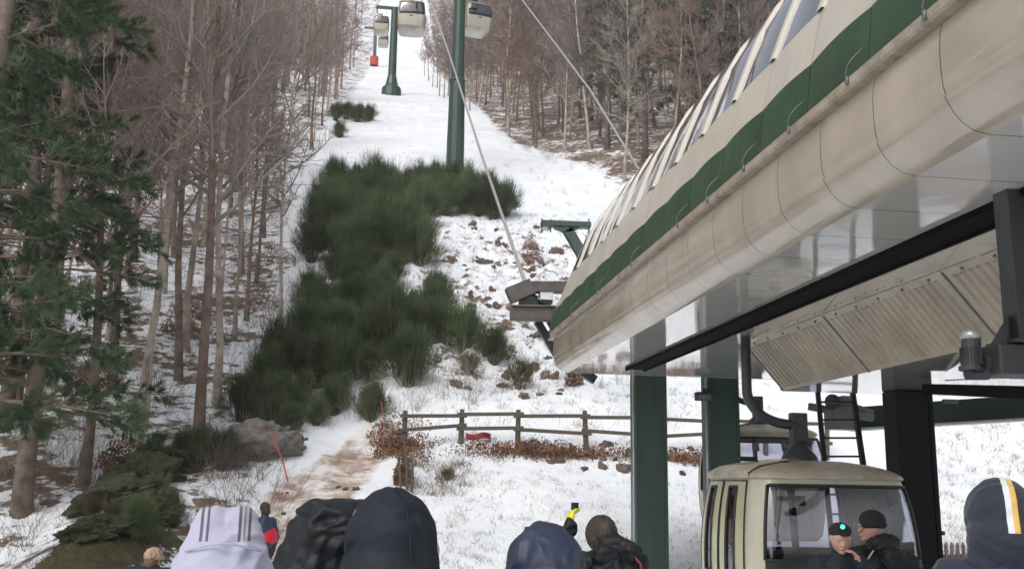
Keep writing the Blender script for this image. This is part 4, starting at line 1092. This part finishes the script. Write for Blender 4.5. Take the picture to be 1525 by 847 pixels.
# ================================================================== PEOPLE
def icos(bm, c, r, sc=(1, 1, 1), sub=2):
    m = Matrix.Translation(c) @ Matrix.Diagonal((*sc, 1)); bmesh.ops.create_icosphere(bm, subdivisions=sub, radius=r, matrix=m)
_ico = {}
def ico_np(sub):
    if sub not in _ico:
        b2 = bmesh.new(); bmesh.ops.create_icosphere(b2, subdivisions=sub, radius=1); b2.verts.ensure_lookup_table()
        _ico[sub] = (np.array([v.co[:] for v in b2.verts]), np.array([[v.index for v in f.verts] for f in b2.faces])); b2.free()
    return _ico[sub]
TMP = bpy.data.scenes.new('workshop')
def blob(name, prims, voxel, m, parent, smooth=6, wr=0.0, wscale=(9, 9, 14), seed=0):
    """prims: ('c', p0, r0, p1, r1) tapered limbs or ('e', centre, (rx, ry, rz)); fused into one continuous skin"""
    vs = []; fs = []; off = 0
    def add(c_, sc, sub):
        nonlocal off
        v_, f_ = ico_np(sub); vs.append(v_*np.array(sc)+np.array(c_[:])); fs.append(f_+off); off += len(v_)
    for p in prims:
        if p[0] == 'c':
            a, ra, b_, rb = Vector(p[1]), p[2], Vector(p[3]), p[4]; L = (b_-a).length; n_ = max(2, int(L/(min(ra, rb)*.55)))
            for k in range(n_+1):
                t = k/n_; r_ = ra+(rb-ra)*t; add(a+(b_-a)*t, (r_, r_, r_), 2)
        else: add(Vector(p[1]), p[2], 3)
    me = bpy.data.meshes.new(name); me.from_pydata(np.concatenate(vs).tolist(), [], np.concatenate(fs).tolist())
    o = bpy.data.objects.new(name, me); TMP.collection.objects.link(o)
    r_ = o.modifiers.new('r', 'REMESH'); r_.mode = 'VOXEL'; r_.voxel_size = voxel
    s_ = o.modifiers.new('s', 'SMOOTH'); s_.iterations = smooth; s_.factor = .6
    vl = TMP.view_layers[0]; vl.update(); ev = o.evaluated_get(vl.depsgraph); m2 = bpy.data.meshes.new_from_object(ev)
    TMP.collection.objects.unlink(o); C.objects.link(o)
    o.modifiers.clear(); o.data = m2; m2.name = name
    if wr:
        sv = Vector((seed*3.1, seed*1.7, seed))
        nrm = [v.normal.copy() for v in m2.vertices]; newco = []
        for v in m2.vertices:
            q = Vector((v.co.x*wscale[0], v.co.y*wscale[1], v.co.z*wscale[2]))
            q += Vector((1.3*noise.noise(q*.4+sv), 0, 1.5*noise.noise(q*.5-sv)))
            f = 1-abs(noise.noise(q+sv))*2.2
            newco += list(v.co+nrm[v.index]*wr*(f*.9+.35*noise.noise(q*2.3)))
        m2.vertices.foreach_set('co', newco); m2.update()
    m2.materials.clear(); m2.materials.append(MATS[m]); m2.polygons.foreach_set('use_smooth', [True]*len(m2.polygons))
    o.parent = parent; return o
mat('cloth_white', (.39, .39, .50), .85, var=.05, scale=8, bump=.002, bscale=60, sheen=.2)
bands(MATS['cloth_white'], 0, [(-.060, .008, (.09, .09, .11)), (-.044, .007, (.09, .09, .11)), (.040, .008, (.08, .08, .09)), (.053, .007, (.22, .20, .19)), (.066, .008, (.08, .08, .09))], zmin=1.70)
mat('cloth_white_plain', (.39, .39, .50), .85, var=.05, scale=8, bump=.002, bscale=60, sheen=.2)
mat('nylon_black', (.010, .011, .014), .52, var=.3, scale=10, bump=.004, bscale=30, spec=.28)
mat('nylon_ink', (.010, .014, .021), .7, var=.2, scale=10, bump=.002, bscale=40, spec=.3)
mat('nylon_navy', (.022, .030, .058), .50, var=.2, scale=9, bump=.004, bscale=20, spec=.4)
mat('cloth_navy', (.018, .023, .038), .9, var=.15, scale=12, bump=.001, bscale=90, sheen=.15)
mat('cloth_navy_stripe', (.018, .023, .038), .9, var=.15, scale=12, bump=.001, bscale=90, sheen=.15)
bands(MATS['cloth_navy_stripe'], 0, [(.012, .022, (.62, .64, .68)), (.034, .022, (.62, .42, .12)), (.052, .012, (.035, .02, .015))], zmin=1.60)
mat('knit_black', (.012, .013, .012), .95, var=.2, scale=30, bump=.002, bscale=120)
mat('trouser', (.02, .022, .028), .8)
mat('boot', (.015, .013, .012), .6)
mat('glove_yellow', (.62, .60, .03), .6, var=.1)
mat('glove_black', (.012, .012, .013), .6)
mat('jacket_blue', (.018, .032, .075), .55, var=.2)
mat('jacket_red', (.55, .01, .03), .5, var=.1)
mat('piping', (.42, .40, .38), .5)
mat('hat_pale', (.33, .235, .17), .9, var=.2, scale=20)
mat('eye', (.02, .015, .012), .2)
def hand(prims, w_, d, up, side, s=1.0, curl=.5):
    """palm + five separate fingers from wrist w_ along d; «side» is towards the thumb"""
    d = Vector(d).normalized(); up = Vector(up); up = (up-d*up.dot(d)).normalized(); sd_ = d.cross(up).normalized()*side
    w_ = Vector(w_); pm = w_+d*.045*s
    prims.append(('c', w_, .024*s, pm, .026*s))
    for k, (o_, L) in enumerate(((.030, .070), (.010, .080), (-.010, .074), (-.029, .058))):
        b0 = w_+d*.05*s+sd_*o_*s*.8; b1 = w_+d*.092*s+sd_*o_*s
        prims.append(('c', b0, .014*s, b1, .0105*s))
        e1 = (d*cos(curl)-up*sin(curl)).normalized(); m1 = b1+e1*L*.5*s; e2 = (d*cos(curl*2)-up*sin(curl*2)).normalized(); m2 = m1+e2*L*.5*s
        prims.append(('c', b1, .0095*s, m1, .0085*s)); prims.append(('c', m1, .0085*s, m2, .007*s))
    t0 = w_+d*.025*s+sd_*.025*s; t1 = t0+(d*.6+sd_*.8).normalized()*.035*s; t2 = t1+(d*.9+sd_*.3-up*.2).normalized()*.032*s
    prims.append(('c', t0, .014*s, t1, .011*s)); prims.append(('c', t1, .011*s, t2, .008*s))
def person(label, x, y, h, rz, jacket='nylon_black', hood=None, hoodm=None, larm=None, rarm=None, glove='glove_black', fine=False, look=(0, 1, 0), headgear=None, wr=.010, seed=1, group=None, z=None, width=1.0, hair='hair', bodyvox=.014, hc=None):
    t = thing('person', label, 'person', (x, y, H(x, y) if z is None else z), rz, group)
    k = h/1.75; t.scale = (k, k, k)
    lk = Vector(look).normalized()
    HC = hc or V(0, .03, 1.635)
    la = larm or (V(-.235, -.03, 1.14), V(-.24, .07, .90)); ra = rarm or (V(.235, -.03, 1.14), V(.24, .07, .90))
    sh = .185*width
    pr = [('e', HC, (.078, .098, .115)), ('c', V(0, .0, 1.47), .055, HC-V(0, .01, .06), .055), ('e', V(0, 0, 1.28), (.165*width, .10, .22)), ('e', V(0, 0, 1.02), (.155*width, .105, .16)), ('c', V(-sh*.8, 0, 1.43), .05, V(sh*.8, 0, 1.43), .05)]
    sdv = lk.cross(V(0, 0, 1)).normalized(); up = sdv.cross(lk)
    pr += [('c', HC+lk*.092+up*.005, .014, HC+lk*.108-up*.022, .015), ('e', HC+lk*.085-up*.055, (.030, .022, .012)), ('e', HC+lk*.070-up*.088, (.032, .028, .022)), ('e', HC-sdv*.080, (.012, .020, .030)), ('e', HC+sdv*.080, (.012, .020, .030)), ('e', HC+lk*.080+up*.028, (.05, .022, .014))]
    for s_, (el, wr_) in ((-1, la), (1, ra)):
        pr += [('c', V(s_*sh, 0, 1.41), .052, el, .042), ('c', el, .040, wr_, .027)]
        d = (wr_-el).normalized(); hand(pr, wr_, d+V(0, .15, 0), V(s_*1.0, 0, .2) if abs(d.z) > .5 else V(0, 0, 1), 1 if s_ > 0 else -1)
    for s_ in (-1, 1):
        pr += [('c', V(s_*.09, 0, .95), .085, V(s_*.10, .02, .50), .055), ('c', V(s_*.10, .02, .50), .055, V(s_*.10, -.01, .10), .038), ('c', V(s_*.10, -.01, .06), .04, V(s_*.115, .14, .035), .032)]
    body = blob('body', pr, .0065 if fine else bodyvox, 'skin', t, 3)
    for s_ in (-1, 1):
        mb = MB(); e = HC+lk*.083+sdv*s_*.033+up*.004
        bm = bmesh.new(); icos(bm, e-lk*.004, .008, (1, 1, 1)); me_ = bpy.data.meshes.new('eye'); bm.to_mesh(me_); bm.free(); me_.materials.append(MATS['eye']); eo = bpy.data.objects.new('eye', me_); C.objects.link(eo); eo.parent = t
    jk = [('e', V(0, -.005, 1.30), (.205*width, .140, .22)), ('e', V(0, 0, 1.06), (.20*width, .145, .22)), ('c', V(-sh, 0, 1.425), .068, V(sh, 0, 1.425), .068), ('c', V(0, -.01, 1.44), .085, V(0, 0, 1.51), .068)]
    for s_, (el, wr_) in ((-1, la), (1, ra)):
        jk += [('c', V(s_*sh, 0, 1.41), .078, el, .062), ('c', el, .060, wr_, .043)]
    blob('jacket', jk, .010, jacket, t, 5, wr, seed=seed)
    tr = []
    for s_ in (-1, 1): tr += [('c', V(s_*.09, 0, .93), .108, V(s_*.10, .02, .50), .075), ('c', V(s_*.10, .02, .50), .075, V(s_*.10, -.01, .14), .058)]
    blob('trousers', tr, .022, 'trouser', t, 4, .005, seed=seed+1)
    for s_ in (-1, 1):
        blob('boot', [('c', V(s_*.10, -.02, .13), .056, V(s_*.10, -.01, .06), .058), ('c', V(s_*.10, -.02, .05), .052, V(s_*.118, .17, .045), .045)], .012, 'boot', t, 3)
    if glove:
        for s_, (el, wr_) in ((-1, la), (1, ra)):
            g_ = glove if not isinstance(glove, tuple) else glove[0 if s_ < 0 else 1]
            if not g_: continue
            q = []; d = (wr_-el).normalized(); hand(q, wr_, d+V(0, .15, 0), V(s_*1.0, 0, .2) if abs(d.z) > .5 else V(0, 0, 1), 1 if s_ > 0 else -1, 1.0)
            q = [(a[0], a[1], a[2]+.004, a[3], a[4]+.004) for a in q]+[('c', wr_-d*.05, .036, wr_+d*.01, .032)]
            blob('glove', q, .0065, g_, t, 2)
    if hood: blob('hood', hood, .007, hoodm or jacket, t, 6, wr*.9, wscale=(11, 11, 15), seed=seed+4)
    return t
def arc(t, pts, r_, m='piping', name='piping'):
    mb = MB(); mb.tube(pts, r_, 6); return mb.build(name, m, t, smooth=True)
def at_(px, Y):
    q = P(px, 800, Y); return q.x, Y
# hoods in the foreground, seen from behind
std_hood = [('e', V(0, .02, 1.655), (.128, .140, .145)), ('e', V(0, -.015, 1.58), (.142, .140, .13)), ('c', V(-.09, -.01, 1.47), .085, V(.09, -.01, 1.47), .085)]
x, y = at_(334, 2.85)
w1 = person('person in a white hood with dark stripes, seen from behind at lower left', x, y, 1.735, .12, 'cloth_white_plain', [('c', V(-.040, .03, 1.745), .040, V(.040, .03, 1.752), .040), ('c', V(-.035, .02, 1.735), .052, V(-.070, 0, 1.55), .082), ('c', V(.035, .02, 1.742), .052, V(.075, 0, 1.55), .082), ('e', V(0, .01, 1.60), (.128, .14, .13)), ('c', V(-.07, 0, 1.55), .082, V(-.12, 0, 1.45), .09), ('c', V(.07, 0, 1.55), .082, V(.12, 0, 1.45), .09)], 'cloth_white', wr=.012, seed=3, z=0)
arc(w1, [V(-.098+.196*k/12, -.068-.05*sin(pi*k/12), 1.675+.022*sin(pi*k/12)) for k in range(13)], .003, 'cloth_white_plain', 'seam')
x, y = at_(487, 3.25)
w2 = person('person in a shiny black hood, the left one of the overlapping pair', x, y, 1.745, .10, 'nylon_black', [('c', V(-.01, .02, 1.70), .10, V(.05, .02, 1.71), .10), ('c', V(-.02, .02, 1.66), .11, V(-.095, .02, 1.44), .13), ('c', V(.03, .02, 1.66), .115, V(.10, .02, 1.44), .13)], wr=.016, seed=9, z=0)
arc(w2, [V(-.098+.0*k-.11*(k/10)**1.2, .01+.02*k/10, 1.72-.29*k/10) for k in range(11)], .004)
x, y = at_(583, 2.9)
w3 = person('person in a smooth dark hood with pale piped edge, right one of the pair', x, y, 1.765, .05, 'nylon_ink', [('e', V(.0, .02, 1.66), (.125, .15, .152)), ('e', V(0, .0, 1.57), (.136, .150, .16)), ('c', V(-.10, 0, 1.46), .085, V(.10, 0, 1.46), .085)], wr=.012, seed=14, z=0)
arc(w3, [V(.045*cos(a), .02-.155*cos(a)*.98, 1.62+.20*sin(a)) for a in frange(-.2, 1.4, 16)], .0035, 'nylon_ink', 'seam')
arc(w3, [V(.128*cos(a)*(1 if a > 0 else 1.06)+.004, .06, 1.655+(.158*sin(a) if a > 0 else .20*sin(a))) for a in frange(-.75, 2.6, 24)], .0055)
x, y = at_(812, 3.2)
w4 = person('person in a quilted navy blue hood, alone in the middle foreground', x, y, 1.67, -.05, 'nylon_navy', [('e', V(0, .02, 1.655), (.125, .145, .15)), ('e', V(0, -.01, 1.57), (.150, .150, .13)), ('c', V(-.09, -.02, 1.46), .10, V(.09, -.02, 1.46), .10)], wr=.019, seed=21, z=0)
x, y = at_(1494, 3.95)
w5 = person('person in a navy hood with a white and yellow stripe at the right edge', x, y, 1.845, -.46, 'cloth_navy', [('e', V(0, .02, 1.655), (.132, .15, .155)), ('e', V(0, -.01, 1.58), (.136, .145, .12)), ('c', V(-.06, -.02, 1.49), .085, V(.06, -.02, 1.49), .085)], 'cloth_navy_stripe', wr=.008, seed=26, z=0, width=1.12)
# person with the yellow glove
x, y = at_(908, 6.1)
w6 = person('person in a black jacket lifting a yellow gloved hand toward the head', x, y, 1.70, .30, 'nylon_black', [('c', V(0, -.02, 1.54), .075, V(.08, -.10, 1.50), .06), ('c', V(-.10, -.06, 1.48), .05, V(.13, -.07, 1.48), .055)], larm=(V(-.27, .16, 1.42), V(-.165, .24, 1.64)), glove=('glove_yellow', 'glove_black'), wr=.020, seed=31, z=0, width=1.06, hc=V(0, .10, 1.56))
blob('hair', [('e', V(-.01, .085, 1.60), (.096, .112, .115)), ('c', V(-.01, .05, 1.55), .075, V(-.01, .02, 1.50), .05)], .007, 'hair_dark', w6, 2, .008, (30, 30, 12), 7)
arc(w6, [V(.09, -.155, 1.47), V(.125, -.16, 1.43), V(.15, -.15, 1.37)], .006, 'red_cloth', 'zip')
mb = MB(); mb.box(V(-.105, .27, 1.765), (.05, .02, .05)); mb.build('glove_cuff', 'glove_black', w6, bevel=.004)
# the two men before the cabin
x, y = at_(1302, 7.7)
hoodc = [('e', V(0, -.12, 1.50), (.15, .09, .09)), ('c', V(-.10, -.06, 1.48), .05, V(.10, -.06, 1.48), .05)]
w7 = person('man in a black beanie and black jacket with pale piping, turned toward the left', x, y, 1.66, radians(20), 'nylon_black', hoodc+[('c', V(.0, -.17, 1.40), .10, V(.16, -.19, 1.33), .11), ('c', V(.16, -.19, 1.33), .11, V(.28, -.12, 1.30), .10)], 'nylon_black', rarm=(V(.27, .10, 1.18), V(.16, .30, 1.16)), larm=(V(-.27, .12, 1.18), V(-.22, .34, 1.24)), glove=None, fine=True, look=(-.93, .35, -.08), wr=.012, seed=37, z=0, width=1.12)
blob('beanie', [('e', V(0.01, .02, 1.695), (.118, .106, .092)), ('e', V(0.015, .015, 1.66), (.118, .108, .045))], .008, 'knit_black', w7, 4)
arc(w7, [V(-.10, -.115, 1.49), V(-.15, -.105, 1.44), V(-.20, -.09, 1.37), V(-.235, -.10, 1.25), V(-.25, -.08, 1.12)], .007)
arc(w7, [V(-.05, -.075, 1.56), V(-.085, -.08, 1.52), V(-.10, -.10, 1.485)], .006)
x, y = at_(1250, 7.35)
w8 = person('man in a dark cap with a green light, holding a bare hand to his mouth', x, y, 1.585, radians(172), 'nylon_ink', None, larm=(V(-.22, .22, 1.26), V(-.085, .235, 1.46)), rarm=(V(.24, .05, 1.16), V(.14, .24, 1.10)), glove=None, fine=True, look=(.1, 1, -.35), wr=.012, seed=41, z=0)
blob('cap', [('e', V(0, .02, 1.700), (.093, .112, .072)), ('c', V(-.05, .105, 1.682), .012, V(.05, .105, 1.682), .012), ('c', V(-.035, .15, 1.668), .010, V(.035, .15, 1.668), .010), ('c', V(0, .10, 1.68), .014, V(0, .155, 1.668), .012)], .006, 'knit_black', w8, 3)
em = bpy.data.materials.new('green_led'); em.use_nodes = True; eb = em.node_tree.nodes['Principled BSDF']; eb.inputs['Base Color'].default_value = (.02, .4, .25, 1); eb.inputs['Emission Color'].default_value = (.08, .9, .5, 1); eb.inputs['Emission Strength'].default_value = 1.3; MATS['green_led'] = em
mb = MB(); mb.tube([V(.012, .125, 1.735), V(.012, .142, 1.738)], .019, 14); mb.build('cap_light', 'green_led', w8, smooth=False)
mb = MB(); mb.tube([V(.012, .115, 1.734), V(.012, .136, 1.736)], .026, 14); mb.build('lamp_ring', 'glove_black', w8)
# small figures beyond
Y9 = next(q/20 for q in range(240, 560) if P(395, 747, q/20).z-1.5 <= H(P(395, 747, q/20).x, q/20)+.02)
x, y = at_(395, Y9); x = P(395, 760, Y9).x
w9 = person('small figure in a blue and red jacket half hidden behind the white hood', x, y, 1.50, .6, 'jacket_blue', None, glove='glove_black', wr=.01, seed=47, z=None, width=.9)
blob('hair', [('e', V(0, .015, 1.67), (.092, .108, .10)), ('e', V(0, -.03, 1.60), (.085, .07, .09))], .01, 'hair_dark', w9, 3)
blob('red_vest', [('e', V(.06, -.01, 1.16), (.20, .165, .20)), ('c', V(.18, 0, 1.30), .075, V(.22, -.02, 1.12), .075)], .012, 'jacket_red', w9, 4, .006, seed=3)
x, y = at_(229, 9.5)
w10 = person('small figure in a dark coat and pale hat at the foot of the mossy bank', x, y, 1.25, -.4, 'nylon_ink', None, hc=V(0, .03, 1.57), glove='glove_black', wr=.01, seed=53, z=0, width=1.3)
blob('hat', [('e', V(0, .02, 1.635), (.10, .12, .085)), ('c', V(-.07, .0, 1.60), .035, V(.08, .0, 1.61), .035)], .007, 'hat_pale', w10, 2, .012, (20, 20, 20), 9)
blob('hair', [('e', V(0, -.02, 1.545), (.088, .085, .09))], .01, 'hair', w10, 3)

bpy.data.scenes.remove(TMP)

# ================================================================== thin winter haze
mb = MB(); mb.box((0, 180, 135), (760, 720, 320))
hz = bpy.data.materials.new('haze'); hz.use_nodes = True; hn = hz.node_tree; hn.nodes.clear()
ho = hn.nodes.new('ShaderNodeOutputMaterial'); hv = hn.nodes.new('ShaderNodeVolumePrincipled'); hv.inputs['Density'].default_value = .0005; hv.inputs['Color'].default_value = (.88, .92, 1, 1)
hn.links.new(hv.outputs[0], ho.inputs['Volume']); MATS['haze'] = hz
tag(mb.build('haze', 'haze'), 'thin pale winter haze', 'haze', None, 'stuff')
